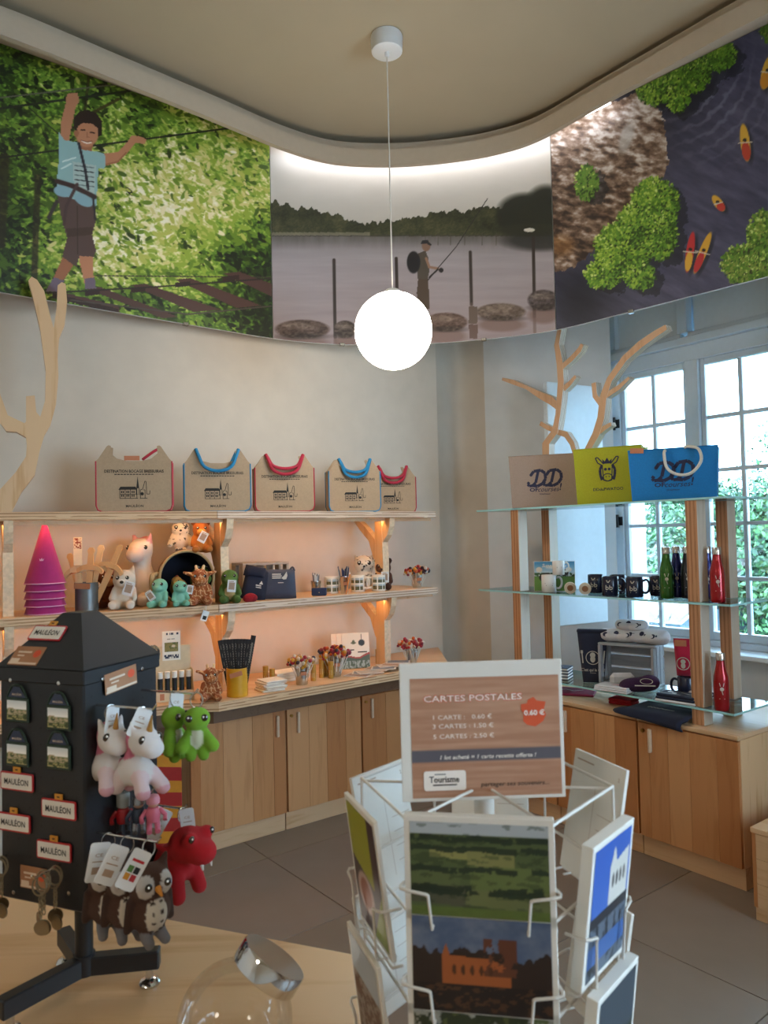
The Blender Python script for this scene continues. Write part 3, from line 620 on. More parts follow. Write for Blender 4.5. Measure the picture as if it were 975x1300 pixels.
v = [(-2.9, -.25, 3.35), (.85, -.25, 3.35), (.85, 3.0, 4.55), (-2.9, 3.0, 4.55)]
obj('roof', G(v+[(a, b, c-.08) for a, b, c in v], [(0, 1, 2, 3), (7, 6, 5, 4), (0, 4, 5, 1), (1, 5, 6, 2), (2, 6, 7, 3), (3, 7, 4, 0)]), mat('pale_roof', 'c9c6c2', .85, var=.1), h)
ROOFT = mat('roof_tile', '8f8a86', .85, var=.12); tm = mesh('roof_tile', tube([(0, -.3, 3.375), (0, 3.0, 4.6)], [.085, .075], 8), ROOFT, True)
for k in range(19): obj('roof_tile', tm, None, h, (-2.8+k*.2, 0, 0))
ORD = ['first', 'second', 'third', 'fourth', 'fifth', 'sixth', 'seventh', 'eighth', 'ninth', 'tenth', 'eleventh']
# ================================================================ left wall: counter, cabinets and tree-shaped shelves
ZM, ZT, ZC = 1.28, 1.74, .84
FRONT = [np.array(p) for p in ((-2.3, 2.914), (-1.72, 3.23), (-.82, 3.72), (.315, 4.58), (.9, 5.023))]
CFRONT = [np.array(p) for p in ((-2.2, 2.96), (-.95, 3.551), (-.79, 3.552), (.36, 4.476))]
def poly_off(path, d):
    out = []
    for i, p in enumerate(path):
        a = p-path[i-1] if i else path[1]-p; b = path[i+1]-p if i < len(path)-1 else a
        a = a/np.linalg.norm(a); b = b/np.linalg.norm(b); na, nb = np.array([-a[1], a[0]]), np.array([-b[1], b[0]]); n = na+nb; n = n/np.linalg.norm(n); out.append(p+n*d/(n@na))
    return out
def at(px, d, z, path=FRONT):
    """point at distance d behind a front edge, on the sight line through column px"""
    q = poly_off(path, d); best = None
    for a, b in zip(q[:-1], q[1:]):
        for t in np.linspace(0, 1, 160):
            p = a+(b-a)*t; e = abs(proj((p[0], p[1], z))[0]-px)
            if best is None or e < best[0]: best = (e, p, math.atan2(b[1]-a[1], b[0]-a[0]))
    return np.array([best[1][0], best[1][1], z]), best[2]
SD = .40
unit = thing('shelf_unit', (-.82, 3.72, ZC), label='tree-shaped plywood shelves on the curved wall above the long counter', cat='shelf')
uo = np.array([-.82, 3.72, ZC])
def upart(name, g, m, **k): return obj(name, g.t(-uo), m, unit, **k)
f0 = FRONT[:4]; bk = poly_off(f0, SD)
LEDW = glow('warm_led', 'ffcd88', 12)
for zt in (ZM, ZT):
    for i, (pt, pe) in enumerate(((ASH, EZ), (ASH, EZ), (ASH, EZP))):
        a, b, c, d = f0[i], f0[i+1], bk[i+1], bk[i]; g = .0015*(b-a)/np.linalg.norm(b-a)
        upart('shelf_board', slab([tuple(a+g), tuple(b-g), tuple(c-g), tuple(d+g)], zt-.037, zt), [pt, pe])
    st = poly_off(f0, .066); vt = poly_off(f0, .05)
    for i in range(3):
        a, b = st[i], st[i+1]; upart('led_strip', tube([(*(a+(b-a)*.03), zt-.0415), (*(b-(b-a)*.03), zt-.0415)], .004, 6), LEDW)
        a, b = vt[i], vt[i+1]; c, d = poly_off(f0, .056)[i:i+2]; upart('light_batten', slab([tuple(a), tuple(b), tuple(d), tuple(c)], zt-.056, zt-.0372), ASH)
def trunk(px, seg):
    """upright plywood board at right angles to the wall, with a branch towards the front and one towards the wall"""
    p, a = at(px, 0, 1.5); n = np.array([-math.sin(a), math.cos(a)]); rz = a+math.pi/2
    def put(name, poly, th): 
        g = prism(poly, th).t((0, 0, 0), (0, 0, rz)).t((p[0], p[1], 0)); upart(name, g, [ASHV, EYW])
    put('post', [(.08, ZC), (.165, ZC), (.16, 1.0), (.15, ZM-.037), (.08, ZM-.037), (.075, 1.05)], .044)
    put('post', [(.08, ZM), (.15, ZM), (.155, 1.5), (.15, ZT-.037), (.085, ZT-.037), (.075, 1.45)], .044)
    for z in (ZM, ZT):
        t = z-.0375
        put('branch', [(.005, t), (.06, t), (.085, t-.07), (.12, t-.16), (.083, t-.22), (.08, t-.14), (.035, t-.10), (.012, t-.05)], .038)
        put('branch', [(.33, t), (.38, t), (.30, t-.07), (.22, t-.13), (.17, t-.24), (.13, t-.24), (.16, t-.12), (.25, t-.05)], .038)
EYW = mat('ply_edge_front', 'e3c8a6', .6, var=.12, scale=60)
trunk(293, 1); trunk(500, 2); trunk(12, 0)
# tree silhouette growing from the top shelf
def px_poly(pts, P, d):
    """outline on the upright plane through P along direction d, as local x (along d) and z"""
    n = np.array([d[1], -d[0], 0]); out = []
    for x, y in pts: q = onp(x, y, P, n)-P; out.append((q[0]*d[0]+q[1]*d[1], q[2]))
    return out
d1 = np.array([.904, .428]); P, a = at(30, .024, ZT)
tp = px_poly([(-14, 651), (-12, 640), (0, 622), (20, 600), (33, 580), (34, 566), (33, 556), (21, 549), (8, 548), (0, 537), (-14, 505), (-22, 470), (-12, 468), (0, 500), (10, 528), (31, 538), (33, 536), (33, 504), (44, 503), (46, 524), (51, 530), (57, 510), (58, 472), (51, 420), (42, 380), (36, 358), (40, 353), (47, 357), (56, 371), (64, 404), (68, 418), (72, 390), (73, 364), (78, 360), (83, 362), (85, 385), (82, 413), (75, 430), (73, 455), (74, 479), (71, 514), (64, 540), (56, 554), (50, 574), (44, 604), (27, 626), (15, 651)], P, d1)
t = thing('tree_silhouette', P, math.atan2(d1[1], d1[0]), label='bare tree cut from plywood standing on the left end of the top shelf', cat='decoration')
zmin = min(z for x, z in tp); obj('trunk', prism([(x, max(z, 0.0005)) for x, z in tp], .042), [ASHV, EY], t)
# counter top
wpts = [np.array(p) for p in wl_path]; back = [p for p in poly_off(wpts, -.012) if -2.45 < p[0] < .36]
ctr = thing('counter', (-.79, 3.6, 0), label='long ash wood counter top following the curved wall, loaded with souvenirs', cat='counter')
co = np.array([-.79, 3.6, 0])
obj('counter_top', slab([tuple(p) for p in CFRONT]+[tuple(p) for p in back][::-1], ZC-.042, ZC).t(-co), [ASH, EZ], ctr)
gap_shade = poly_off(CFRONT, .2); obj('apron', slab([tuple(p) for p in gap_shade]+[tuple(p) for p in poly_off(CFRONT, .225)][::-1], .695, ZC-.042).t(-co), DARKW, ctr)  # dark board stands in for the shade in the gap under the counter
obj('support_panel', box(.05, .18, ZC-.043, .002), STV[2], ctr, (-.985+.79, 3.86-3.6, 0), (0, 0, .3))
# cabinets under it
C0 = np.array([-.93, 3.90]); DC = np.array([.7965, .6046]); CA = math.atan2(DC[1], DC[0])
def cab_t(px, z=.4):
    lo, hi = -.5, 2.0
    for _ in range(50):
        m = (lo+hi)/2
        if proj((*(C0+DC*m), z))[0] < px: lo = m
        else: hi = m
    return lo
def cabinet(o, w, depth, ang, H, staves, handle, lock, label, pl=.095, top_over=0, cat='cabinet', group=None, side=True):
    c = thing('base_cabinet', o, ang, label=label, cat=cat, group=group)
    obj('body', box(w-.003, depth, H-pl-.022, .002, (w/2, depth/2+.018, pl)), ASHV, c); obj('plinth', box(w-.003, depth-.01, pl, .001, (w/2, depth/2+.02, 0)), ASH, c)
    obj('top_board', box(w-.003, depth+.022, .02, .002, (w/2, depth/2+.009, H-.02)), [ASH], c)
    dr = thing('door', (0, 0, pl+.006)); dr.parent = c; hh = H-pl-.034
    x = .004
    for k, (fr, m) in enumerate(staves):
        sw = (w-.008)*fr; obj('stave', box(sw-.0012, .018, hh, .0008, (x+sw/2, .009, 0)), STV[m], dr); x += sw
    if handle is not None: obj('handle', box(.016, .018, .115, .003), mat('pull_wood', 'dcc3a6', .5) if 'pull_wood' not in bpy.data.materials else bpy.data.materials['pull_wood'], dr, (handle, -.009, hh-.135))
    if lock is not None: obj('lock', cyl(.009, .01, 14), BRASS, dr, (lock, 0, hh-.035), (math.pi/2, 0, 0), smooth=True)
    return c
e = [cab_t(246), cab_t(364.5), cab_t(460), cab_t(556), cab_t(556)+.05]
cabs = [([(.3, 1), (.32, 0), (.24, 1), (.14, 2)], -.06, None, 'wide ash base cabinet at the left end under the counter'), ([(.28, 0), (.24, 0), (.26, 2), (.22, 1)], .07, .03, 'ash base cabinet with handle on its left, in the middle under the counter'), ([(.3, 2), (.3, 1), (.4, 2)], .07, .03, 'ash base cabinet partly behind the postcard sign, right end of the counter')]
for k, (st, hd, lk, lb) in enumerate(cabs):
    w = e[k+1]-e[k]; o = C0+DC*e[k]; cabinet((*o, 0), w-.004, .2, CA, .685, st, hd if hd > 0 else w+hd, lk, lb, group='cabinets under the long counter')
# a painted panel in the niche left of the cabinets
q = np.array([-1.06, 3.66]); fp = thing('striped_panel', (*q, 0.002), .3, label='red and yellow striped wooden shield panel standing under the counter', cat='toy shield')
obj('panel', box(.16, .02, .62, .003, (-.02, 0, 0)), mat('shield_red', 'a8241f', .6), fp)
for k in range(5): obj('yellow_stripe', prism([(-.1, .05+.12*k), (.06, .03+.12*k), (.06, .085+.12*k), (-.1, .105+.12*k)], .024), mat('shield_yellow', 'd08a22', .6), fp)
# ================================================================ top shelf: five canvas totes
KRAFT = mat('kraft_canvas', 'b39a7e', .9, var=.05, scale=120, bump=.2)
RC, BC = mat('red_cord', 'b3253f', .7), mat('blue_cord', '1d7fb0', .7)
def castle(k=1.0):
    gs = []
    b = lambda *a: gs.append(rect(*a))
    s = lambda p, w=.0022: gs.append(stroke(p, w))
    for x in (-.05, -.032, -.014):
        s([(x, 0), (x, .032)]); 
        for z in (.006, .019): b(x+.004, z, x+.008, z+.008); b(x+.010, z, x+.014, z+.008)
    s([(-.05, 0), (.012, 0)]); s([(-.05, .015), (.012, .015)], .0015); s([(.008, 0), (.008, .036)]); gs.append(flat([(-.055, .031), (-.048, .042), (.004, .042), (.008, .031)])); 
    gs.append(flat([(.006, .036), (.016, .036), (.011, .08)])); s([(.006, .012), (.006, .036)]); s([(.016, .012), (.016, .036)]); s([(.018, 0), (.044, 0)]); s([(.02, 0), (.02, .03), (.028, .033), (.036, .062), (.04, .06), (.042, .015), (.052, .015), (.053, .028)]); gs.append(disc(.026, .016, .006)); s([(.03, .03), (.036, .03), (.036, 0)])
    return J(gs).t(sc=(k, 1, k))
def tote(px, d, w, h, cordm, mode, label, dip=None):
    p, a = at(px, d+.05, ZT); t = thing('tote_bag', p+np.array([0, 0, .001]), a*.45, label=label, cat='bag', group='canvas totes on the top shelf')
    x = w/2; R = .03
    side = [(-x+R, 0), (-x+.008, .009), (-x, R), (-x, h*.76)]
    top = [(-x+.012, h*.80), (-x+.05, h*.985), (-x+.058, h), (-x+.068, h*.99), (-x*.62, h*.88), (-x*.45, h*.80), (-x*.2, h*.765)]
    half = side+top; poly = half+[(-a_, b_) for a_, b_ in half[::-1]]
    th = .085
    obj('front_panel', prism(poly, .006).t((0, -th/2, 0)), [KRAFT, KRAFT], t); obj('back_panel', prism(poly, .006).t((0, th/2, 0)), [KRAFT, KRAFT], t)
    gp = side[::-1]+[(-q_[0], q_[1]) for q_ in side]; v = []
    for yy in (-th/2, th/2): v += [(q_[0], yy, q_[1]) for q_ in gp]
    n = len(gp); obj('gusset', G(v, [(i, i+1, i+1+n, i+n) for i in range(n-1)]), KRAFT, t)
    for yy in (-th/2-.002, th/2): obj('piping', tube([(q_[0], yy, q_[1]) for q_ in gp], .0035, 6), cordm, t)
    hx = x-.058
    def arc_(sag, y, lean=0): return tube(smooth_path([(-hx, -th/2+y, h*.99), (-hx+.012, -th/2+y-.01, h*.985-sag*.3), (-hx*.62, -th/2+y-.016, h*.97-sag*.8), (0, -th/2+y-.018, h*.97-sag), (hx*.62, -th/2+y-.016, h*.97-sag*.8), (hx-.012, -th/2+y-.01, h*.985-sag*.3), (hx, -th/2+y, h*.99)], 4), .0085, 8)
    if mode == 'front': obj('handle', arc_(.105, -.004), cordm, t, smooth=True); obj('handle', arc_(.08, .10), cordm, t, smooth=True)
    if mode == 'double': obj('handle', arc_(.07, -.004), cordm, t, smooth=True); obj('handle', arc_(.1, -.008), cordm, t, smooth=True)
    if mode == 'inside': obj('handle', tube(smooth_path([(hx, th/2, h*.99), (hx-.03, .02, h*.93), (hx*.3, .0, h*.80)], 4), .007, 8), cordm, t, smooth=True); obj('price_label', box(.07, .002, .022), mat('label_kraft', 'c07a56', .6), t, (-.01, -th/2-.006, h*.77))
    pr = J([text('DESTINATION BOCAGE BRESSUIRAIS', w*.78, .014, .022, 0, (0, h*.61)), castle(w*1.35/.3*.85).t((0, 0, h*.2)), text('MAULÉON', w*.23, .011, .022, 0, (0, h*.085))]+[rect(-w*.26+k*w*.04, h*.555, -w*.26+k*w*.04+w*.032, h*.568) for k in range(13)])
    obj('print', pr.t((0, -th/2-.0036, 0)), INK, t); return t
tote(172, .04, .345, .315, RC, 'inside', 'kraft tote with red piping and paper price label, leftmost on the top shelf')
tote(276, .04, .325, .315, BC, 'front', 'kraft tote with one thick blue rope handle, second from the left on the top shelf')
tote(361, .04, .315, .305, RC, 'double', 'kraft tote with two red rope handles, in the middle of the top shelf')
tote(449, .03, .30, .30, BC, 'double', 'kraft tote with two blue rope handles, in front of the last red one')
tote(497, .20, .30, .29, RC, 'double', 'kraft tote with red handles half hidden behind the blue-handled one, rightmost')
# ================================================================ plush toys
def finish(t, eyes=(), er=.04, nose=None, tag_at=None, eyem=None):
    for x, y, z in eyes:
        e_ = obj('eye', ball(er, er*.6, er, 10), EYEB, t, (x, y, z), smooth='all'); obj('glint', ball(er*.28, n=6), EYEW, e_, (-er*.25, -er*.55, er*.35))
    if nose: obj('nose', ball(nose[3], nose[3]*.7, nose[3]*.8, 8), DARK, t, nose[:3], smooth='all')
    if tag_at:
        x, y, z, r_ = tag_at; g = obj('swing_tag', box(.24, .012, .34, .004, (0, 0, -.17)), WHITE, t, (x, y, z), (0, r_, 0)); obj('tag_print', J([rect(-.08, -.1, .08, .1), rect(-.08, .115, .05, .135)]).t((0, -.007, 0)), mat('tag_ink', 'a88f7c', .7) if 'tag_ink' not in bpy.data.materials else bpy.data.materials['tag_ink'], g)
def plush(name, blobs, loc, rz, h, label, eyes=(), er=.045, nose=None, tag_at=None, colour=None, res=34, rot=None, cat='plush toy', group=None):
    t = thing(name, loc, rz, label=label, cat=cat, group=group, rot=rot, sc=h)
    b = obj('body', skin(blobs, res, .022, colour), None, t); finish(t, eyes, er, nose, tag_at); return t
def sitter(body, head=None, belly=None, muz=None, ear='round', earc=None, paw=None, arms=True, hw=.27):
    head = head or body; muz = muz or belly or body; earc = earc or head; paw = paw or body; belly = belly or body
    L = [E(0, 0, .30, .25, .22, .29, body), E(0, -.12, .30, .16, .12, .2, belly), E(0, -.02, .70, hw, .24, .245, head), E(0, -.23, .63, .13, .1, .09, muz)]
    if arms: L += both(Cp((.2, -.06, .46), (.26, -.2, .27), .085, .075, body))
    L += both(Cp((.14, -.1, .11), (.2, -.36, .11), .12, .1, body), E(.21, -.42, .12, .09, .06, .09, paw))
    if ear == 'round': L += both(E(.2, .02, .92, .09, .05, .09, earc))
    if ear == 'point': L += both(Cp((.16, 0, .86), (.22, .02, 1.03), .09, .02, earc))
    if ear == 'side': L += both(Cp((.2, 0, .80), (.40, -.02, .86), .06, .04, earc), Cp((.08, 0, .9), (.1, 0, 1.02), .03, .04, 'e8cfa0'))
    if ear == 'big': L += both(E(.29, 0, .74, .12, .06, .13, earc))
    return L
def spots(dark, light, s, thr, seed=1, only=None):
    def f(V, C, who):
        n = fbm(V[:, 0]*s+V[:, 1]*s*.7, V[:, 2]*s+V[:, 1]*s*.4, seed, 2); m = (n > thr)
        if only is not None: m &= np.isin(who, only)
        return np.where(m[:, None], rgb(dark), C) if dark else C
    return f
def giraffe_skin(V, C, who):
    a, b = V[:, 0]*8+V[:, 1]*5, V[:, 2]*8-V[:, 1]*4; g = np.minimum(np.abs((a+fbm(a, b, 3)*1.2) % 1-.5), np.abs((b+fbm(b, a, 4)*1.2) % 1-.5)); k = (g < .06)
    return np.where(k[:, None], rgb('e6b98a'), C)
def on_mid(px, d): return at(px, d, ZM+.001)
def face(p): return math.atan2(p[0], -(-p[1]))*-1.0      # turn the front (-y) towards the viewer
def put_plush(name, blobs, px, d, h, label, z=None, turn=0, shelf='m', **k):
    p, a = at(px, d, (ZM if shelf == 'm' else ZC)+.002, FRONT if shelf == 'm' else CFRONT)
    if z: p[2] = z
    return plush(name, blobs, p, face(p)+turn, h, label, **k)
E2 = [(-.11, -.235, .76), (.11, -.235, .76)]
# princess hats, stacked
HAT = mat('magenta_felt', '9b1566', .8, sheen=.2); TRIM = mat('pink_trim', 'd9a3c4', .6)
p, a = at(57, .12, ZM+.001)
for k in range(5):
    z = .034*k; hh = thing('cone_hat', (p[0], p[1], p[2]+z), 0, label='magenta cone hat at the top of the stack' if k == 4 else 'magenta cone hat, %s from the bottom of the nested stack, rim showing' % ORD[k], cat='hat', group='magenta cone hats')
    obj('cone', lathe([(.0885, 0), (.0855, .001), (.008, .262), (0, .264), (.0, .267), (.012, .2665), (.0885, .0)], 26), HAT, hh, smooth=True); obj('trim', tube([(.0885*math.cos(q), .0885*math.sin(q), .003) for q in np.linspace(0, 2*math.pi, 26)[:-1]], .0022, 5, True), TRIM, hh)
obj('crown_print', flat([(-.008, 0), (.008, 0), (.011, .012), (.005, .006), (0, .014), (-.005, .006), (-.011, .012)]).t((.012, -.062, .105), (-.3, 0, 0)), TRIM, hh)
# tin of wooden swords
TIN = mat('grey_tin', '6f7273', .4, .6, .05); p, a = at(111, .13, ZM+.001)
can = thing('tin_can', p, 0, label='ribbed grey tin holding wooden toy swords', cat='tin'); pr = [(0, 0), (.051, 0), (.053, .003)]
for k in range(12): pr += [(.0515, .012+k*.009), (.053, .0165+k*.009)]
pr += [(.051, .128), (.053, .133), (.0505, .133), (.05, .008), (0, .008)]
obj('can_body', lathe(pr, 24), TIN, can, smooth=True); obj('price_label', box(.075, .002, .026), mat('label_brown', 'a9714e', .6), can, (0, -.0545, .105), (0, .06, 0))
SWD = wood('toy_wood', 'd9a873', 'c08d58', 'z'); SWP = wood('toy_wood_pale', 'dfc094', 'cda877', 'z')
def sword(x, y, tx, ty, L, m, label, wide=.03):
    s = thing('toy_sword', (p[0]+x, p[1]+y, ZM+.012), label=label, cat='toy', rot=(tx, ty, 0), group=None)
    obj('blade', prism([(-.004, 0), (.004, 0), (wide/2*.8, .03), (wide/2, L*.62), (-wide/2, L*.62), (-wide/2*.8, .03)], .009), [m, m], s); zc = L*.62
    obj('guard', prism(smooth_path([(-.055, zc-.012), (-.03, zc+.004), (0, zc+.004), (.03, zc+.004), (.055, zc-.012), (.06, zc+.006), (.03, zc+.026), (0, zc+.028), (-.03, zc+.026), (-.06, zc+.006), (-.055, zc-.012)], 3)[:-1], .016), [m, m], s)
    obj('grip', prism([(-.014, zc+.026), (.014, zc+.026), (.012, L*.9), (.016, L*.95), (.008, L), (-.008, L), (-.016, L*.95), (-.012, L*.9)], .012), [m, m], s); return s
sword(-.022, -.012, .02, -.06, .27, SWP, 'pale wooden toy sword leaning left in the grey tin'); sword(.012, -.02, .02, .08, .285, SWD, 'wooden toy sword upright in the middle of the grey tin'); sword(.028, .01, -.02, .42, .32, SWD, 'wooden toy sword leaning far right out of the grey tin'); sword(.0, .02, -.05, .2, .30, SWP, 'wooden toy sword behind the others in the grey tin'); s_ = sword(-.014, .018, -.06, -.3, .27, SWP, 'wooden toy sword leaning far left in the grey tin')
cd_ = thing('header_card', (p[0]-.028, p[1]-.03, ZM+.215), label='small card with a red picture clipped above the grey tin of swords', cat='card'); obj('card', box(.04, .003, .13, .001), CREAM, cd_)
picture('print', .036, .05, 24, 32, lambda c, w, h: (c.put(np.ones(c.X.shape), 'e2cdb0'), c.put((fbm(c.X/6, c.Y/6, 9, 3) > .5).astype(float), '8b3a25')), cd_, (-.018, -.002, .076))
# plush row
put_plush('monkey_plush', sitter('7a3f22', muz='c08a5a', belly='8a4a2a', ear='big', earc='8d5030'), 141, .22, .20, 'brown monkey plush peeping out behind the white husky', eyes=E2, turn=-.3)
put_plush('husky_plush', sitter('ded3c3', muz='efe8dc', ear='point', earc='cfc3b2', paw='e8dfd2'), 159, .11, .195, 'white husky puppy plush sitting beside the tin of swords', eyes=E2, er=.05, nose=(0, -.335, .66, .05), tag_at=(.16, -.34, .50, .3), turn=-.2, res=40)
put_plush('unicorn_plush', [E(0, 0, .3, .2, .2, .3, 'e6ddd2'), Cp((0, 0, .5), (0, -.02, .75), .13, .13, 'e6ddd2'), E(0, -.06, .82, .17, .2, .16, 'e9e0d6'), E(0, -.24, .75, .12, .12, .11, 'e3d0c4')]+both(Cp((.1, 0, .93), (.14, 0, 1.06), .05, .02, 'd79aa0'), Cp((.1, -.1, .1), (.12, -.25, .08), .1, .09, 'e6ddd2'))+[E(0, .1, .9, .1, .12, .13, 'd9878f')], 181, .26, .335, 'white unicorn plush with pink mane standing tall behind the basket', eyes=[(-.14, -.17, .86), (.14, -.17, .86)], er=.035, turn=-.5)
BASK = mat('seagrass', '8d7558', .95, var=.2, scale=60, bump=.6); BASKIN = mat('basket_lining', '1d2233', .9); ROPE = mat('rope', 'a98f6a', .95, bump=.4)
p, a = at(238, .10, ZM+.001); bt = thing('woven_basket', p+np.array([0, 0, .135]), face(p)+.15, label='round seagrass basket lying on its side full of plush toys', cat='basket')
obj('shell', lathe([(0, -.24), (.115, -.24), (.128, -.1), (.134, 0), (.126, 0)], 30).t(rot=(math.pi/2, 0, 0)), BASK, bt, smooth=True); obj('lining', lathe([(.126, -.001), (.118, -.1), (.105, -.225), (0, -.225)], 30).t(rot=(math.pi/2, 0, 0)), BASKIN, bt, smooth=True)
obj('rim', tube([(.131*math.cos(q), 0, .131*math.sin(q)) for q in np.linspace(0, 2*math.pi, 40)[:-1]], .007, 8, True), ROPE, bt, smooth=True); obj('rope_handle', tube(smooth_path([(-.132, .03, .02), (-.165, -.01, .015), (-.17, -.015, -.04), (-.165, -.01, -.08), (-.13, .03, -.085)], 5), .012, 8), ROPE, bt, smooth=True)
bp = p.copy()
put_plush('snowy_owl_plush', [E(0, 0, .34, .27, .23, .33, 'dcd2c2'), E(0, -.03, .74, .3, .25, .26, 'e4dccd')]+both(Cp((.24, 0, .5), (.36, -.08, .2), .09, .09, 'd6cab8'), E(.12, -.2, .05, .08, .09, .05, 'cfc2ad')), 231, .21, .15, 'spotted white owl plush sitting on top of the basket', z=ZM+.268, eyes=[(-.13, -.23, .78), (.13, -.23, .78)], er=.07, nose=(0, -.29, .68, .045), colour=spots('3b332c', 0, 15, .70, 3))
put_plush('lion_plush', sitter('b8702c', head='a8622a', muz='d79b50', belly='c98338', ear='round', earc='6d3a1c', hw=.25), 256, .15, .165, 'ginger lion plush with tag sitting on the right of the basket', z=ZM+.255, eyes=E2, tag_at=(.02, -.40, .48, .5), turn=.1)
plush('hen_plush', [E(0, 0, .45, .4, .42, .42, 'c98a3e'), E(0, -.25, .75, .25, .24, .24, 'd2994a'), Cp((0, -.28, .95), (0, -.2, 1.0), .07, .06, 'b04a2a'), Cp((0, -.46, .74), (0, -.58, .7), .06, .02, 'd9a24a')], bp+np.array([-.06, .07, .03]), -.1, .11, 'small ochre hen plush inside the basket', eyes=[(-.14, -.43, .8), (.14, -.43, .8)])
plush('crocodile_plush', [E(0, 0, .5, .3, .5, .4, '4d6b2c'), Cp((0, -.3, .6), (0, -.7, .55), .22, .14, '587a33')]+both(E(.12, -.25, .85, .08, .08, .08, '5d8036')), bp+np.array([.03, .15, .03]), .5, .17, 'dark green plush lying deep inside the basket', eyes=[(-.12, -.32, .88), (.12, -.32, .88)])
TQ = lambda: sitter('7fc4ae', muz='8accb6', belly='8fcdb9', ear='none', hw=.26)
put_plush('turtle_plush', TQ(), 203, .065, .145, 'turquoise turtle plush leaning back, left one before the basket', eyes=[(-.13, -.22, .77), (.13, -.22, .77)], er=.055, turn=-.35, tag_at=(-.22, -.3, .4, -.6))
put_plush('turtle_plush', TQ(), 229, .045, .13, 'turquoise turtle plush sitting upright, right one before the basket', eyes=[(-.13, -.22, .77), (.13, -.22, .77)], er=.055, turn=.1, tag_at=(.34, -.1, .6, .2))
GIR = sitter('9c5227', head='9a5026', muz='b56c38', belly='a85d2e', ear='side', earc='a05a30', hw=.22)
gp_ = put_plush('giraffe_plush', GIR, 255, .06, .185, 'giraffe plush with a long tag hanging over the middle shelf edge', eyes=[(-.12, -.21, .76), (.12, -.21, .76)], colour=giraffe_skin, res=46)
p, a = at(262, -.003, ZM-.03); ht = thing('hanging_tag', p, a, label='white swing tag hanging below the middle shelf edge under the giraffe', cat='tag'); obj('card', box(.032, .002, .05, 0, (0, 0, -.045)).t(rot=(0, .35, 0)), WHITE, ht); obj('tag_print', rect(-.008, -.038, .01, -.02).t((0, -.002, 0), (0, .35, 0)), INK, ht); obj('string', tube([(0, 0, 0), (0, .0, .032), (-.01, .02, .034)], .0008, 4), PAPER, ht)
put_plush('tortoise_plush', sitter('4c6b2e', head='557635', muz='5f8040', belly='b79d6a', ear='none', hw=.24), 293, .05, .175, 'green tortoise plush with tag in front of the grey crate', eyes=[(-.13, -.21, .78), (.13, -.21, .78)], tag_at=(.05, -.44, .5, .1))
# crate with clothes
CR = wood('crate_grey', 'a3978a', '857a6e', 'x'); p, a = at(331, .29, ZM+.001); c = thing('wooden_crate', p, a-.1, label='grey wooden crate standing on its side on the middle shelf', cat='crate')
for z in (0, .175): obj('slat', box(.27, .17, .014, .002), CR, c, (0, 0, z))
for x in (-.128, .128):
    for y in (-.055, .055): obj('slat', box(.014, .055, .161, .002), CR, c, (x, y, .014))
for x in (-.085, -.028, .03, .088): obj('slat', box(.04, .012, .161, .002), CR, c, (x, .078, .014))
def pillow(w, h, t, puff=1.0):
    n = 10; v = []; f = []
    for s in (-1, 1):
        for j in range(n+1):
            for i in range(n+1):
                x, z = i/n*2-1, j/n*2-1; k = (1-x**4)*(1-z**4); v.append((x*w/2*(1-.04*z), s*t/2*(k**.5), (z+1)*h/2))
    q = lambda s, i, j: s*(n+1)**2+j*(n+1)+i
    for j in range(n):
        for i in range(n): f += [(q(0, i, j), q(0, i+1, j), q(0, i+1, j+1), q(0, i, j+1)), (q(1, i, j), q(1, i, j+1), q(1, i+1, j+1), q(1, i+1, j))]
    return G(v, f)
SLATE = mat('slate_cloth', '3c4256', .85, bump=.2, sheen=.2); PRW = mat('white_print', 'c9c6c0', .6)
p, a = at(351, .075, ZM+.001); b = thing('zip_pouch', p, face(p)+.15, label='slate blue cloth pouch with white bird print leaning on the crate', cat='pouch', rot=(-.16, 0, .05))
obj('body', pillow(.20, .155, .06), SLATE, b, smooth='all'); obj('corner_loop', tube(smooth_path([(.07, 0, .15), (.085, 0, .165), (.095, 0, .145)], 4), .006, 6), SLATE, b)
obj('print', J([rect(-.03, .018, .016, .024), rect(-.03, .008, .02, .014), rect(-.03, -.002, .016, .004), flat([(.018, .0), (.032, .012), (.046, .034), (.05, .012), (.044, -.006), (.03, -.008)]), rect(.0, -.026, .03, -.022)]).t((.01, -.0335, .105)), PRW, b)
p, a = at(322, .10, ZM+.001); b = thing('folded_apron', p, face(p), label='folded dark blue apron spilling out of the grey crate', cat='apron', rot=(-.28, .22, .2)); obj('body', pillow(.125, .165, .06), NAVY, b, (-.005, 0, 0), smooth='all'); obj('fold', pillow(.11, .06, .05), NAVY, b, (-.02, -.02, .115), smooth='all'); obj('print', J([rect(-.016, .0, .012, .006), rect(-.014, -.01, .014, -.005), flat([(.0, .01), (.01, .03), (.02, .012)])]).t((.012, -.035, .07)), PRW, b)
p, a = at(318, .022, ZM+.001); b = thing('red_pouch', p, .4, label='small crumpled red pouch lying at the foot of the crate', cat='pouch'); obj('body', skin([E(0, 0, .022, .03, .02, .022, 'a01522'), E(.018, 0, .018, .02, .018, .018, '8d1220'), E(-.018, -.004, .016, .018, .016, .016, '96131f')], 22, .004), None, b)
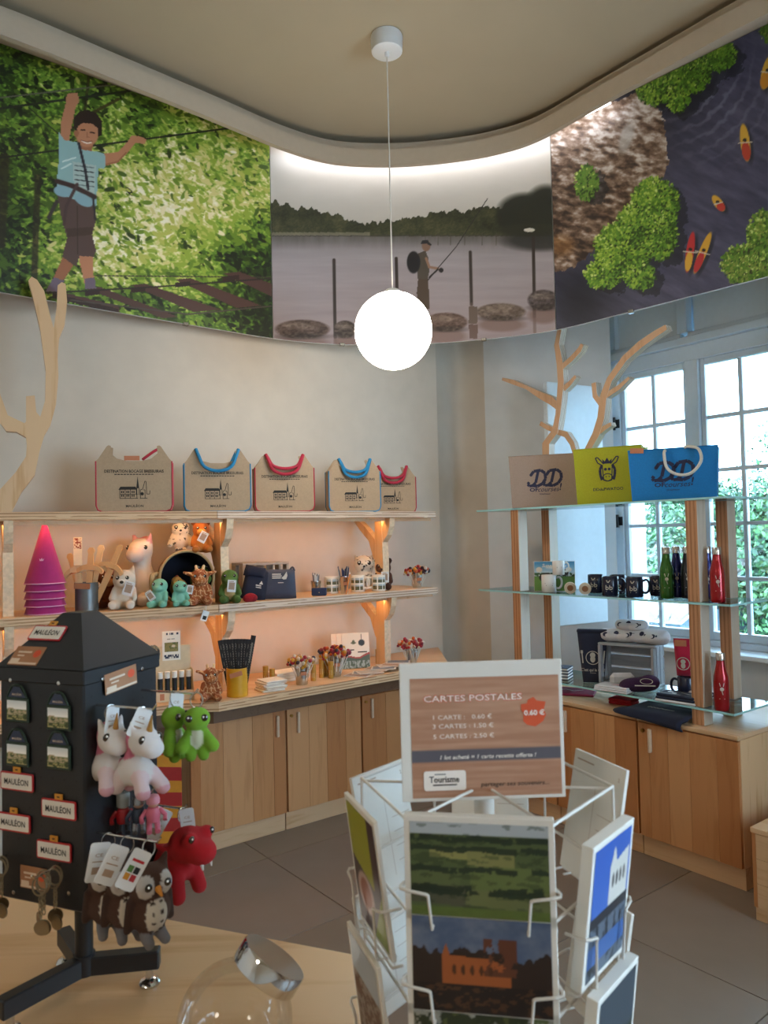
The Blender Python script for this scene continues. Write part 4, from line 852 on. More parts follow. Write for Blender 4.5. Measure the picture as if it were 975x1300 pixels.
# buckets, mugs, pens
def bucket(p, r, h, label, rz=0, lab=None):
    t = thing('steel_bucket', p, rz, label=label, cat='bucket'); obj('pail', lathe([(0, 0), (r*.72, 0), (r*.74, .003), (r*.97, h*.94), (r*1.03, h*.96), (r*1.03, h), (r*.97, h), (r*.93, h*.9), (r*.7, .006), (0, .006)], 22), STEEL, t, smooth=True)
    if lab: obj('price_label', box(.03, .0015, .018), bpy.data.materials['label_kraft'], t, (r*.35, -r*.92, h*.5), (.1, 0, .3))
    return t
def mug(p, rz, label, m, pr=None, s=1.0):
    t = thing('mug', p, rz, label=label, cat='mug', sc=s); obj('cup', lathe([(0, 0), (.037, 0), (.040, .004), (.040, .092), (.0385, .094), (.037, .092), (.037, .006), (0, .006)], 24), m, t, smooth=True)
    obj('handle', tube(smooth_path([(.038, 0, .076), (.056, 0, .08), (.068, 0, .064), (.067, 0, .036), (.054, 0, .02), (.038, 0, .022)], 4), .006, 8), m, t, smooth=True)
    if pr: pr(t)
    return t
def wrap(g, r, a0=0):
    """bend flat lettering round a cylinder, facing -y"""
    v = g.v.copy(); an = v[:, 0]/r+a0; return G(np.stack([r*np.sin(an), -r*np.cos(an), v[:, 2]], 1), g.f, g.mi)
def photo_wrap(t):
    n, m = 26, 26; A = np.linspace(-1.1, 1.1, n); Z = np.linspace(.01, .085, m); AA, ZZ = np.meshgrid(A, Z); v = np.stack([.0404*np.sin(AA), -.0404*np.cos(AA), ZZ], -1).reshape(-1, 3)
    me = mesh('print', G(v, [(j*n+i, j*n+i+1, (j+1)*n+i+1, (j+1)*n+i) for j in range(m-1) for i in range(n-1)]), PRINT); c = Canvas(AA*20, ZZ*1000, 'e8e2d6')
    for cx in (-12, 4, 18):
        for cz in (28, 65):
            q = fbm(c.X/4+cx, c.Y/4+cz, 3, 3); k = (np.abs(c.X-cx) < 6.5) & (np.abs(c.Y-cz) < 15); top = (c.Y > cz+4)
            c.C = np.where((k & top)[..., None], rgb('aab6bb'), np.where((k & ~top)[..., None], np.where((q > .5)[..., None], rgb('3e4a2a'), rgb('76653f')), c.C))
    setcol(me, c.C.reshape(-1, 3)); obj('print', me, None, t)
CER = mat('white_ceramic', 'e3ddd2', .2, var=.02)
def pens(p, n, r, h, cols, name, label, cat, group, lean=.35):
    for k in range(n):
        a = 2*math.pi*k/n*2.4; q = r*(.3+.5*((k*7) % 5)/5); s = thing(name, (p[0]+q*.7*math.cos(a), p[1]+q*.7*math.sin(a), p[2]+.009), label=label, cat=cat, group=group, rot=(-lean*q/r*math.sin(a)*.6, lean*q/r*math.cos(a)*.6, 0))
        hh = h*random.uniform(.88, 1.08); obj('shaft', cyl(.0035, hh, 7), cols[k % len(cols)], s); obj('tip', cyl(.0035, .008, 7, .001), cols[(k+1) % len(cols)], s, (0, 0, hh))
GRYP = mat('grey_pencil', '7d7b7c', .4, .3); BLUP = mat('blue_pen', '1c2a55', .35); ORP = mat('orange_pen', 'd07a1e', .4); WHP = mat('white_pen', 'd5d3d0', .3)
p, a = at(402, .16, ZM+.001); bucket(p, .03, .075, 'small steel bucket packed with grey pencils'); pens(p, 13, .024, .105, [GRYP, WHP, GRYP], 'pencil', 'grey pencil standing in the left steel bucket', 'pencil', 'grey pencils in a bucket')
p, a = at(405, .05, ZM+.001); w_ = thing('wallet', p, face(p), label='small navy blue envelope wallet before the pencil bucket', cat='wallet'); obj('body', box(.082, .018, .044, .006), mat('navy_leather', '1d2a4d', .45), w_); obj('flap', prism([(-.041, .044), (.041, .044), (.039, .03), (0, .014), (-.039, .03)], .006).t((0, -.011, 0)), [bpy.data.materials['navy_leather']]*2, w_); obj('stud', ball(.004, n=8), STEEL, w_, (0, -.015, .02))
p, a = at(437, .07, ZM+.001); bucket(p, .03, .098, 'steel bucket of blue pens before the photo mugs', lab=1); pens(p, 11, .024, .13, [BLUP, GRYP, BLUP], 'pen', 'blue or grey pen standing in the pen bucket', 'pen', 'pens in a bucket')
s = thing('orange_pen', (p[0]+.012, p[1]-.045, p[2]), label='orange pen leaning outside against the pen bucket', cat='pen', rot=(-.13, .2, 0)); obj('shaft', cyl(.0045, .112, 8), ORP, s); obj('tip', cyl(.0045, .012, 8, .001), WHP, s, (0, 0, .112))
for px, d, rz, lb in ((421, .15, .2, 'white photo mug standing behind the wallet and pen bucket'), (455, .13, -.3, 'white photo mug in the middle of the three'), (481, .07, -2.9, 'white photo mug with its handle turned left, by the brown bear')):
    p, a = at(px, d, ZM+.001); mug(p, face(p)+(rz if rz > -2 else math.pi), lb, CER, (lambda t: None)) if False else mug(p, face(p)+(math.pi if rz < -2 else rz), lb, CER, photo_wrap if rz > -2 else (lambda t: (photo_wrap(t), [setattr(ch, 'rotation_euler', (0, 0, math.pi)) for ch in t.children if ch.name.startswith('print')])))
put_plush('owl_plush', [E(0, 0, .34, .27, .23, .33, 'ddd3c3'), E(0, -.03, .74, .3, .25, .26, 'e6dece')]+both(Cp((.22, 0, .9), (.26, 0, 1.02), .06, .02, 'cfc2ad')), 463, .24, .205, 'spotted white owl plush looking over the photo mugs', eyes=[(-.13, -.23, .78), (.13, -.23, .78)], er=.075, nose=(0, -.29, .68, .04), colour=spots('4a4038', 0, 15, .70, 5))
put_plush('bear_plush', sitter('46281b', head='4a2b1d', muz='5d3a28', ear='round', earc='3c2217', hw=.25), 487, .13, .185, 'dark brown bear plush with a cream tag on its lap, beside the mugs', eyes=E2, er=.035, nose=(0, -.335, .66, .04), tag_at=(.12, -.46, .42, 0), turn=-.15)
LC = [mat('sweet_%d' % k, c, .35) for k, c in enumerate(('9c1f2a', 'c9942e', '2e1d2b', 'd7b9a0', '7c2032', 'c65a20', '4a2a38', 'cfc6bb'))]
def lollies(p, r, h, n, pal, label, group, spread=.05):
    for k in range(n):
        a = k*2.4; q = math.sqrt((k+.5)/n); x, y = q*spread*math.cos(a), q*spread*math.sin(a)*.8; hh = h*random.uniform(.62, .80)*(1.12-.16*q)
        s = obj('lollipop', J([tube([(p[0]+x*.35, p[1]+y*.35, p[2]+.008), (p[0]+x, p[1]+y, p[2]+hh)], .0022, 5), skinball(p[0]+x, p[1]+y, p[2]+hh).M(1), ball(.011, n=7, c=(p[0]+x+.008*math.cos(k), p[1]+y-.008, p[2]+hh+.011)).M(2), ball(.009, n=6, c=(p[0]+x-.010, p[1]+y-.006, p[2]+hh-.012)).M(3)]), [PAPER, pal[k % len(pal)], pal[(k+2) % len(pal)], pal[(k+3) % len(pal)]], smooth=True, label=label, cat='lollipop', group=group)
def skinball(x, y, z): return ball(.0145, .0145, .0165, 9, (x, y, z))
p, a = at(530, .10, ZM+.001); bucket(p, .036, .085, 'steel bucket of dark lollipops at the right end of the middle shelf', lab=1); lollies(p, .03, .145, 22, [LC[2], LC[5], LC[4], LC[1], LC[2], LC[0], LC[7]], 'lollipop in the bucket at the right end of the middle shelf', 'lollipops on the middle shelf', .072)
# ================================================================ on the counter
def on_c(px, d): return at(px, d, ZC+.001, CFRONT)
p, a = on_c(220, .12); dsp = thing('counter_display', p, face(p)+.12, label='cream cardboard display with lip balm tubes and a picture header', cat='display')
obj('tray', J([box(.17, .09, .045), box(.17, .004, .25, 0, (0, .045, 0)), box(.003, .09, .14, 0, (-.085, 0, 0)), box(.003, .09, .14, 0, (.085, 0, 0))]), CARD, dsp); obj('header', box(.085, .003, .14, 0, (-.005, .04, .18)), PAPER, dsp)
def bee(c, w, h): c.put(np.ones(c.X.shape), 'eae4d6'); c.put(((np.abs(c.X-w/2) < 33) & (np.abs(c.Y-62) < 22)).astype(float)*1., '8a7a3e'); c.put(((np.abs(c.X-w/2) < 33) & (np.abs(c.Y-62) < 22) & (fbm(c.X/8, c.Y/8, 4) > .55)), '4a5a25'); c.ell(w/2+10, 66, 9, 6, 'd9c2a0'); [c.put(((fbm(c.X/7, c.Y*0+y, 6) > .45) & (np.abs(c.Y-y) < 5) & (np.abs(c.X-w/2) < 34)), '2b3346') for y in (126, 12, 20)]; [c.put(((np.abs(c.X-w/2-o_) < 9) & (np.abs(c.Y-100) < 2)), '8b8478') for o_ in (-12, 8)]
picture('print', .082, .136, 42, 68, bee, dsp, (-.046, .038, .182))
obj('price_label', box(.02, .001, .03), bpy.data.materials['label_kraft'], dsp, (-.06, -.046, .008))
CAPM = clear('clear_cap', (.9, .9, .88), .15)
for k in range(5):
    x = -.066+k*.033; t = thing('lip_balm', p+np.array(Euler((0, 0, face(p)+.12)).to_matrix() @ Vector((x, -.028, .047))), face(p), label='dark lip balm tube, %s from the left in the cream counter display' % ORD[k], cat='tube', group='lip balm tubes'); obj('tube_body', cyl(.012, .06, 12), DARK, t, smooth=True); obj('tube_label', wrap(rect(-.012, .012, .012, .045), .0124), mat('balm_label', '6d7a33', .5) if k == 0 else bpy.data.materials['balm_label'], t); obj('cap', cyl(.012, .03, 12), PAPER, t, (0, 0, .0605), smooth=True)
put_plush('giraffe_plush', GIR, 268, .06, .16, 'giraffe plush sitting on the counter beside the yellow pot', shelf='c', eyes=[(-.12, -.21, .76), (.12, -.21, .76)], colour=giraffe_skin, res=46)
YEL = mat('yellow_plastic', 'd39a1f', .4); p, a = on_c(302, .075); b = thing('yellow_pot', p, 0, label='yellow ribbed pot holding black patterned rulers', cat='pot'); obj('pot', lathe([(0, 0), (.05, 0), (.051, .003)]+[(.0505+.0012*(k % 2), .006+k*.0075) for k in range(17)]+[(.051, .136), (.047, .136), (.046, .006), (0, .006)], 24), YEL, b, smooth=True); obj('price_label', box(.06, .0015, .022), bpy.data.materials['label_kraft'], b, (.008, -.053, .1), (0, -.25, .1))
RUL = mat('ruler_black', '22252b', .4, var=.3, scale=90); RPR = mat('ruler_print', '8f8d84', .5)
for k in range(11):
    u_ = (k-5)/5; t = thing('ruler', (p[0]+u_*.03, p[1]+.012*((k % 3)-1), p[2]+.009), label='black patterned ruler, %s from the left in the yellow pot' % ORD[k] if k < 10 else 'black ruler with a pale picture at the right side of the yellow pot', cat='ruler', group='rulers in the yellow pot' if k < 10 else None, rot=(.04*((k % 3)-1), u_*.19, 0)); L = .265 if k < 10 else .285; obj('blade', box(.024, .002, L, .0005), RUL, t); obj('print', J([rect(.0085, .01+q*.012, .0112, .016+q*.012) for q in range(20)]+([rect(-.008, .15, .004, .25)] if k == 10 else [rect(-.003, .06+q*.04, -.001, .08+q*.04) for q in range(5)])).t((0, -.0012, 0)), RPR, t)
p, a = on_c(343, .085)
for k in range(6): b = obj('folded_napkin', box(.12-.006*(k % 2), .115, .0085, .003), mat('napkin', 'e2d8cc', .9) if k == 0 else bpy.data.materials['napkin'], None, (p[0]+.006*(k % 3), p[1]+.004*(k % 2), p[2]+k*.0088), (0, 0, a-.12+.07*((k*2) % 3)), label='folded white cloth napkin, topmost of the pile by the yellow pot' if k == 5 else 'folded white cloth napkin, %s from the bottom of the pile beside the yellow pot' % ORD[k], cat='napkin', group='napkin pile')
p, a = on_c(362, .26)
for k in range(4): obj('paper_pack', box(.17, .11, .012, .002), PAPER, None, (p[0], p[1], p[2]+k*.0124), (0, 0, a+.03*(k % 2)), label='white paper pack, %s from the bottom of the stack behind the front lollipop bucket' % ORD[k], cat='paper', group='white paper packs')
GLD = mat('gold_tube', 'b98a35', .4, .25)
for px, d, h, lb in ((338, .22, .095, 'mustard cardboard tube, left of the two behind the napkins'), (345, .18, .085, 'mustard cardboard tube, right of the two behind the napkins'), (398, .13, .085, 'mustard tube just right of the front lollipop bucket'), (408, .17, .10, 'taller mustard tube in the middle of the group of three'), (413, .19, .10, 'mustard tube behind the middle of the group'), (420, .12, .09, 'mustard tube at the right of the group, before the back bucket'), (480, .30, .085, 'lone mustard tube beside the right shelf post')):
    p, a = on_c(px, d); t = thing('mustard_tube', p, 0, label=lb, cat='tube'); obj('tube_body', lathe([(0, 0), (.0145, 0), (.0145, h*.72), (.0135, h*.73), (.0145, h*.74), (.0145, h), (0, h)], 14), GLD, t, smooth=True); obj('tube_label', wrap(rect(-.006, h*.2, .006, h*.5), .0148), CREAM, t)
p, a = on_c(383, .085); bucket(p, .04, .105, 'steel bucket of silver and red lollipops at the front of the counter', lab=1); lollies(p, .034, .165, 22, [LC[7], LC[1], LC[0], LC[3], LC[1], LC[2]], 'lollipop in the front bucket on the counter', 'lollipops in the front bucket', .068)
p, a = on_c(426, .15); bucket(p, .04, .115, 'steel bucket of orange and brown lollipops before the leaning books', lab=1); lollies(p, .034, .185, 26, [LC[5], LC[2], LC[1], LC[4], LC[3], LC[0]], 'lollipop in the bucket before the leaning books', 'lollipops before the books', .085)
p, a = on_c(524, .13); bucket(p, .036, .085, 'steel bucket of pink lollipops peeping over the postcard sign'); lollies(p, .03, .17, 20, [LC[0], LC[3], LC[4], LC[7], LC[0], LC[5]], 'lollipop in the bucket above the postcard sign', 'lollipops at the end of the counter', .075)
def bookcover(c, w, h):
    c.put(np.ones(c.X.shape), 'e5ddcf'); c.ell(w*.72, h*.72, w*.12, h*.09, '22231f'); c.line([(w*.72, h*.8), (w*.72, h*.95)], 4, '22231f'); c.ell(w*.42, h*.72, w*.1, h*.03, '565a3a'); c.ell(w*.42, h*.76, w*.05, h*.04, '565a3a'); c.put(((c.Y < h*.3+np.sin(c.X/20)*8+c.X*.12)).astype(float), 'a83e33'); c.put(((c.Y < h*.26+np.sin(c.X/20)*8+c.X*.1)).astype(float), '4c5a48'); c.put(((c.Y < h*.22) & (fbm(c.X/5, c.Y/20, 3) > .5)).astype(float), '9aa39a')
for k, px in enumerate((440, 446, 452)):
    p, a = on_c(px, .30-.018*k); t = thing('paperback_book', p, face(p)+.25, label=['leaning paperback, hindmost of the three', 'leaning paperback, middle one of the three', 'leaning paperback with a black pan on its cover, front of the three'][k], cat='book', group=None, rot=(-.16, 0, face(p)+.2)); obj('pages', box(.16, .012, .20, .001), PAPER, t); picture('cover', .16, .20, 40, 50, bookcover, t, (-.08, -.0075, 0))
    if k == 2: obj('title', J([rect(-.055, .102, -.01, .108), rect(.01, .088, .065, .094)]).t((0, -.009, 0)), INK, t)
LEAF = mat('leaflet', 'd6cdc4', .5)
for k, (px, d) in enumerate(((455, .06), (464, .08), (470, .055), (480, .09), (487, .07), (495, .1), (500, .08), (506, .12))):
    p, a = on_c(px, d+.02); t = obj('leaflet', box(.10, .14, .003, .0005), LEAF, None, (p[0], p[1], p[2]+.0035*k), (0, 0, a+.5+.35*(k % 3)), label='printed leaflet, %s from the left in the fan behind the postcard sign' % ORD[k], cat='leaflet', group='fanned leaflets'); obj('print', box(.085, .12, .0004), mat('leaflet_ink%d' % (k % 3), ('a88878', '7d8390', 'b7aca0')[k % 3], .5), t, (0, 0, .003))
# ================================================================ right side: cabinets, glass shelves and their goods
RC0 = np.array([1.54, 3.36]); GZ = (.765, 1.255, 1.745); G0 = np.array([1.55, 3.42]); GLEN = 1.62; GL = G0-UV*GLEN; GD = .36
EX = plyedge('ply_edge_x', 'x', .02, 'c39068', 'a06f4b'); PALEW = wood('post_pale', 'cbbba8', 'b7a48f', 'z')
for k, lb in enumerate(('ash base cabinet at the window end of the right row, beside the low box', 'ash base cabinet in the middle of the right row under the glass shelves', 'ash base cabinet of the right row hidden mostly by the postcard sign')):
    o = RC0-UV*(.52*(k+1)); cabinet((*o, 0), .517, .72, WRZ, .68, [[(.12, 1), (.2, 1), (.22, 0), (.26, 1), (.2, 2)], [(.2, 2), (.3, 1), (.25, 0), (.25, 2)], [(.4, 1), (.3, 2), (.3, 1)]][k], .075, .035, lb, group='cabinets under the window')
def GP(s, d, z): p = GL+UV*s+VV*d; return np.array([p[0], p[1], z])
gu = thing('glass_shelf_unit', GP(0, 0, .68), WRZ, label='three tier glass shelf unit on plywood posts before the window', cat='shelf')
GLS = clear('shelf_glass', (.86, .96, .96), .06); GLE = mat('glass_edge', 'a6dfe2', .12, var=.02)
for z in GZ: obj('glass_shelf', slab([(0, 0), (GLEN, 0), (GLEN, GD), (0, GD)], z-.68-.01, z-.68), [GLS, GLE], gu)
for s in (.31, 1.44):
    for d in (.045, .315):
        for z0, z1 in ((.681, .755), (.7655, 1.245), (1.2555, 1.735)): g = box(.062, .075, z1-z0, .002); g.mi = [1 if abs(np.cross(g.v[q[1]]-g.v[q[0]], g.v[q[2]]-g.v[q[0]])@np.array([0, 1, 0])) > 1e-5 and len(q) == 4 and abs(g.v[list(q)][:, 1].ptp() if hasattr(g.v, 'ptp') else np.ptp(g.v[list(q)][:, 1])) < 1e-6 else 0 for q in g.f]; obj('post', g, [PALEW, EX], gu, (s, d, z0-.68))
def at2(px, d, z):
    best = None
    for s in np.linspace(-.1, GLEN+.3, 700):
        p = GP(s, d, z); e = abs(proj(p)[0]-px)
        if best is None or e < best[0]: best = (e, p)
    return best[1].copy()
# two bare plywood branches on the top shelf
EYP = plyedge('ply_edge_branch', 'y', .013, 'e3d8cb', 'b09a86'); BRW = wood('branch_wood', 'd2a884', 'bd8d66', 'z')
def ribbon(pts):
    P = np.array([(x, z) for x, z, w in pts]); W_ = [w for x, z, w in pts]; l, r = [], []
    for i in range(len(P)):
        t = P[min(i+1, len(P)-1)]-P[max(i-1, 0)]; t = t/(np.linalg.norm(t)+1e-9); n = np.array([-t[1], t[0]]); l.append(tuple(P[i]+n*W_[i]/2)); r.append(tuple(P[i]-n*W_[i]/2))
    return l+r[::-1]
def branch_tree(base_px, d, stems, label):
    P = at2(base_px, d, GZ[2]); t = thing('branch_silhouette', P, WRZ, label=label, cat='decoration'); dv = np.array([UV[0], UV[1], 0]); n = np.array([UV[1], -UV[0], 0]); n = np.array([VV[0], VV[1], 0])
    for k, st in enumerate(stems):
        q = []
        for x, y, w in st:
            w3 = onp(600+x/2.6, 400+y/2.6, P, n)-P; dep = (P+w3)[1]; q.append((w3@dv, max(w3[2], .012 if k else .0), w/2.6*dep/960*1.15))
        if k == 0: q[0] = (q[0][0], .001, q[0][2])
        obj('stem' if k == 0 else 'branch', prism(ribbon(q), .05-.002*k), [BRW, EYP], t)
branch_tree(695, .34, [[(247, 478, 24), (250, 425, 26), (280, 385, 22), (290, 330, 18), (295, 280, 20), (300, 220, 22), (296, 160, 22), (286, 100, 18), (297, 40, 14), (296, 10, 12)], [(300, 175, 16), (335, 145, 16), (362, 115, 16), (370, 98, 12)], [(308, 245, 16), (330, 225, 14), (348, 203, 10)], [(290, 305, 18), (265, 282, 24), (235, 268, 20), (185, 240, 10), (140, 222, 13), (105, 212, 8)], [(285, 385, 14), (255, 372, 14), (230, 358, 12)], [(282, 385, 14), (315, 395, 17), (335, 425, 16), (346, 462, 14)]], 'bare plywood branch with a long left twig, standing behind the kraft bag')
branch_tree(755, .33, [[(372, 478, 20), (385, 450, 20), (415, 395, 24), (432, 340, 24), (440, 270, 24), (460, 215, 20), (510, 145, 20), (560, 100, 22), (610, 65, 20), (648, 42, 16)], [(432, 295, 16), (412, 268, 16), (408, 225, 16)], [(446, 268, 16), (490, 240, 14), (525, 208, 9)], [(412, 398, 14), (440, 375, 14), (465, 360, 11)]], 'bare plywood branch curving up right across the window, behind the yellow bag')
# shopping bags
JK, JY, JB = mat('jute_kraft', 'a18d80', .9, var=.06, scale=150, bump=.2), mat('jute_lime', 'a9ad1f', .75, var=.06, scale=150, bump=.2), mat('jute_blue', '0f78ba', .75, var=.06, scale=150, bump=.2); LOGO = mat('logo_ink', '262a48', .7); ROPEW = mat('white_rope', 'd5d0c4', .9, bump=.3)
def shopper(px, d, w, h, dep, m, turn, label, pic, handle=False):
    p = at2(px, d, GZ[2]+.001); rz = face(p)+turn; t = thing('shopping_bag', p, rz, label=label, cat='bag', group='jute shopping bags'); k = .012
    v = []
    for z, e in ((0, 0), (h, k)):
        v += [(-w/2-e, -dep/2-e, z), (w/2+e, -dep/2-e, z), (w/2+e, dep/2+e, z), (-w/2-e, dep/2+e, z)]
    v += [(-w/2-k, 0, h-.012), (w/2+k, 0, h-.012)]
    g = G(v, [(0, 3, 2, 1), (0, 1, 5, 4), (2, 3, 7, 6), (1, 2, 6, 9, 5), (3, 0, 4, 8, 7)]); b_ = obj('body', g, m, t); so = b_.modifiers.new('thickness', 'SOLIDIFY'); so.thickness = .003
    obj('hem', tube([(-w/2-k, -dep/2-k, h), (w/2+k, -dep/2-k, h), (w/2+k, 0, h-.012), (w/2+k, dep/2+k, h), (-w/2-k, dep/2+k, h), (-w/2-k, 0, h-.012)], .003, 5, True), m, t)
    prs = pic(w, h)
    for g_ in (prs if isinstance(prs, list) else [prs]): obj('print', g_.t((0, -dep/2-.0012, 0)), LOGO, t, (0, 0, 0), (math.atan2(k, h), 0, 0))
    if handle:
        for y in (-dep/2-k-.006, dep/2+k): obj('handle', tube(smooth_path([(-.03, y, h-.01), (-.033, y-.02, h-.03), (-.02, y-.03, h-.10), (.03, y-.035, h-.135), (.09, y-.035, h-.13), (.135, y-.03, h-.075), (.125, y-.02, h-.015), (.08, y-.008, h+.002), (.06, y, h)] if y < 0 else [(-.06, y, h-.02), (-.04, y, h+.005), (.05, y, h+.005), (.08, y, h-.02)], 5), .0075, 8), ROPEW, t, smooth=True)
    return t
def letterD(x, z, k):
    """a heavy script D with an entry swash"""
    o = [stroke([(x-.046*k, z-.016*k), (x-.054*k, z-.026*k), (x-.046*k, z-.036*k), (x-.03*k, z-.034*k), (x-.014*k, z-.02*k), (x, z+.036*k)], .014*k), stroke([(x-.036*k, z+.02*k), (x-.022*k, z+.038*k), (x+.014*k, z+.042*k), (x+.034*k, z+.026*k), (x+.036*k, z-.002*k), (x+.02*k, z-.026*k), (x-.006*k, z-.038*k), (x-.03*k, z-.034*k)], .015*k)]
    return J(o+[disc(x-.036*k, z+.02*k, .008*k, 10)])
def dd_logo(w, h):
    c = h*.56; return J([letterD(-.035, c, 1.15), letterD(.055, c, 1.15), text('OF', .05, .021, .03, 0, (-.062, c-.063)), text('courses', .12, .028, .004, .35, (.022, c-.062)), text('!', None, .04, .02, .2, (.09, c-.05)), text('DDduPwatoo', .06, .008, .02, 0, (.0, c-.09))])
def donkey(w, h):
    """a plain donkey-head emblem with a crown"""
    c = h*.55; g = []
    for s in (-1, 1):
        g += [stroke([(s*.018, c+.05), (s*.05, c+.088), (s*.062, c+.085), (s*.05, c+.058), (s*.024, c+.042)], .006), stroke([(s*.028, c+.045), (s*.04, c+.02), (s*.038, c-.01), (s*.03, c-.035)], .014), disc(s*.010, c+.022, .008, 14), stroke([(s*.026, c+.04), (s*.024, c-.0), (s*.02, c-.04)], .005), disc(s*.008, c-.018, .0035, 8)]
    g += [flat([(-.022, c+.052), (-.026, c+.078), (-.012, c+.064), (0, c+.084), (.012, c+.064), (.026, c+.078), (.022, c+.052)]), stroke([(.026*math.cos(q), c-.022+.02*math.sin(q)) for q in np.linspace(0, 2*math.pi, 20)], .005), stroke([(-.018, c-.034), (0, c-.042), (.018, c-.034)], .004)]
    return [J(g), text('DDduPWATOO', .16, .016, .014, 0, (.0, c-.084))]
b1 = shopper(694, .14, .385, .30, .13, JK, -.12, 'grey-brown shopping bag with dark double D lettering, left on the glass shelf', dd_logo)
b2 = shopper(777, .17, .34, .30, .13, JY, -.25, 'lime shopping bag with a crowned donkey emblem, between two other bags', donkey)
b3 = shopper(857, .16, .395, .255, .12, JB, -.1, 'bright blue shopping bag with white rope handle, right on the glass shelf', dd_logo, True)
obj('price_label', box(.065, .002, .026), bpy.data.materials['label_kraft'], b3, (-.165, -.078, .24), (0, .05, 0))
# middle glass shelf
def on_g(px, d): return at2(px, d, GZ[1]+.001)
def cows(c, w, h):
    c.put(np.clip((c.Y-h*.45)/(h*.5), 0, 1), '3f8fc4'); c.put((c.Y < h*.5).astype(float), '5f8f3c'); c.put(((c.Y < h*.62) & (c.Y > h*.48) & (fbm(c.X/9, c.Y/9, 3) > .4)), '2f5a38'); c.ell(w*.3, h*.45, w*.18, h*.16, '1f1b1a'); c.ell(w*.75, h*.62, w*.1, h*.12, '2a2220'); c.ell(w*.12, h*.72, w*.08, h*.09, 'dcd8d2'); c.ell(w*.85, h*.72, w*.08, h*.08, 'e2ddd6'); c.ell(w*.5, h*.8, w*.2, h*.06, 'd7e6ee', soft=.8)
p = on_g(704, .13); t = thing('picture_card', p, face(p)-.1, label='blue and green farm picture card standing behind two white mugs', cat='card', rot=(-.12, 0, face(p)-.1)); obj('card', box(.235, .004, .175, .001), PAPER, t); picture('print', .23, .17, 70, 52, cows, t, (-.115, -.0032, .0025)); obj('title', text('SuperHéros', .14, .02, .01, .25, (0, .15)).t((0, -.0045, 0)), PAPER, t)
WM = mat('white_enamel', 'e4e2dd', .2, var=.01)
def mug_text(lines, m):
    def f(t): obj('print', wrap(J([text(s_, w_, h_, .01, 0, (x_, z_)) for s_, w_, h_, x_, z_ in lines]), .0406), m, t)
    return f
p = on_g(697, .075); m1 = mug(p, face(p)+.1, 'white mug standing on the glass before the farm picture card', WM, (lambda t: obj('print', wrap(J([rect(-.026, .046, .02, .051), rect(-.02, .036, .016, .040)]), .0406), INK, t)), 1.05)
p2 = on_g(710, .09); p2[2] = p[2]+.0995; mug(p2, face(p2)+.25, 'smaller white mug stacked on top of the other white mug', WM, (lambda t: obj('print', wrap(rect(-.02, .046, .012, .055), .0406), INK, t)), .85)
LW = mat('light_disc', 'c9b79d', .6)
for px, lb in ((724, 'round wooden badge on edge beside the white mug'), (743, 'round wooden badge on edge beside the black mugs')):
    p = on_g(px, .04); t = thing('wooden_badge', p+np.array([0, 0, .033]), face(p), label=lb, cat='badge', rot=(math.pi/2+.12, 0, face(p))); obj('disc', cyl(.032, .014, 22), LW, t, (0, 0, -.007), smooth=True); obj('print', disc(0, 0, .017, 12).t(rot=(-math.pi/2, 0, 0)).t((0, 0, .0075)), mat('badge_print', '8c5f3f', .7) if 'badge_print' not in bpy.data.materials else bpy.data.materials['badge_print'], t)
BMUG = mat('black_ceramic', '1c2238', .18, var=.02); MPR = mat('mug_print', 'b9b4a8', .5)
bb = lambda t: obj('print', wrap(J([text('bb', .034, .024, .008, 0, (.0, .043)), stroke([(-.006, .066), (-.012, .078)], .004), stroke([(-.004, .066), (.006, .078)], .004), rect(-.014, .022, .014, .025)]), .0406, -.25), MPR, t)
for px, d, rz, lb in ((757, .19, .0, 'black mug at the left of the black mugs, partly hidden'), (775, .07, .1, 'black mug with handle to the right, in front of the left pair'), (785, .22, .2, 'black mug behind the front pair, only handle and rim clear'), (806, .08, .1, 'black mug on its own between the left mugs and the bottles'), (836, .22, .0, 'black mug half hidden behind the green bottle')):
    p = on_g(px, d); mug(p, face(p)+rz, lb, BMUG, bb, 1.08)
def bottle(p, m, label, s=1.0, rz=0, group='steel drinking bottles'):
    t = thing('drinking_bottle', p, rz, label=label, cat='bottle', group=group, sc=s); obj('body', lathe([(0, 0), (.030, 0), (.0335, .004), (.0345, .02), (.0345, .13), (.032, .155), (.024, .185), (.0195, .21), (.0185, .226), (.0, .226)], 24), m, t, smooth=True); obj('cap', lathe([(.0185, .2265), (.0205, .228), (.0205, .258), (.018, .262), (0, .262)], 20), STEEL, t, smooth=True)
    obj('print', wrap(J([disc(0, .10, .009, 10), stroke([(-.006, .112), (-.01, .128)], .003), stroke([(.006, .112), (.01, .128)], .003), stroke([(0, .09), (.004, .075)], .003), rect(-.012, .055, .012, .0575)]), .0352, -.35), MPR, t); return t
BG, BB, BK2, BR = mat('green_steel', '2f6b22', .25, .5, coat=.5), mat('blue_steel', '1b2468', .25, .5, coat=.5), mat('black_steel', '23232b', .25, .5, coat=.5), mat('red_steel', 'a3121c', .25, .5, coat=.5)
for px, d, m, lb in ((847, .10, BG, 'green steel drinking bottle beside the black mugs'), (860, .19, BB, 'blue steel drinking bottle just right of the green one'), (874, .17, BK2, 'black steel drinking bottle partly behind the front post'), (899, .20, BB, 'blue steel drinking bottle between the two right posts'), (912, .055, BR, 'red steel drinking bottle on the middle glass shelf')):
    p = on_g(px, d); bottle(p, m, lb, .98)
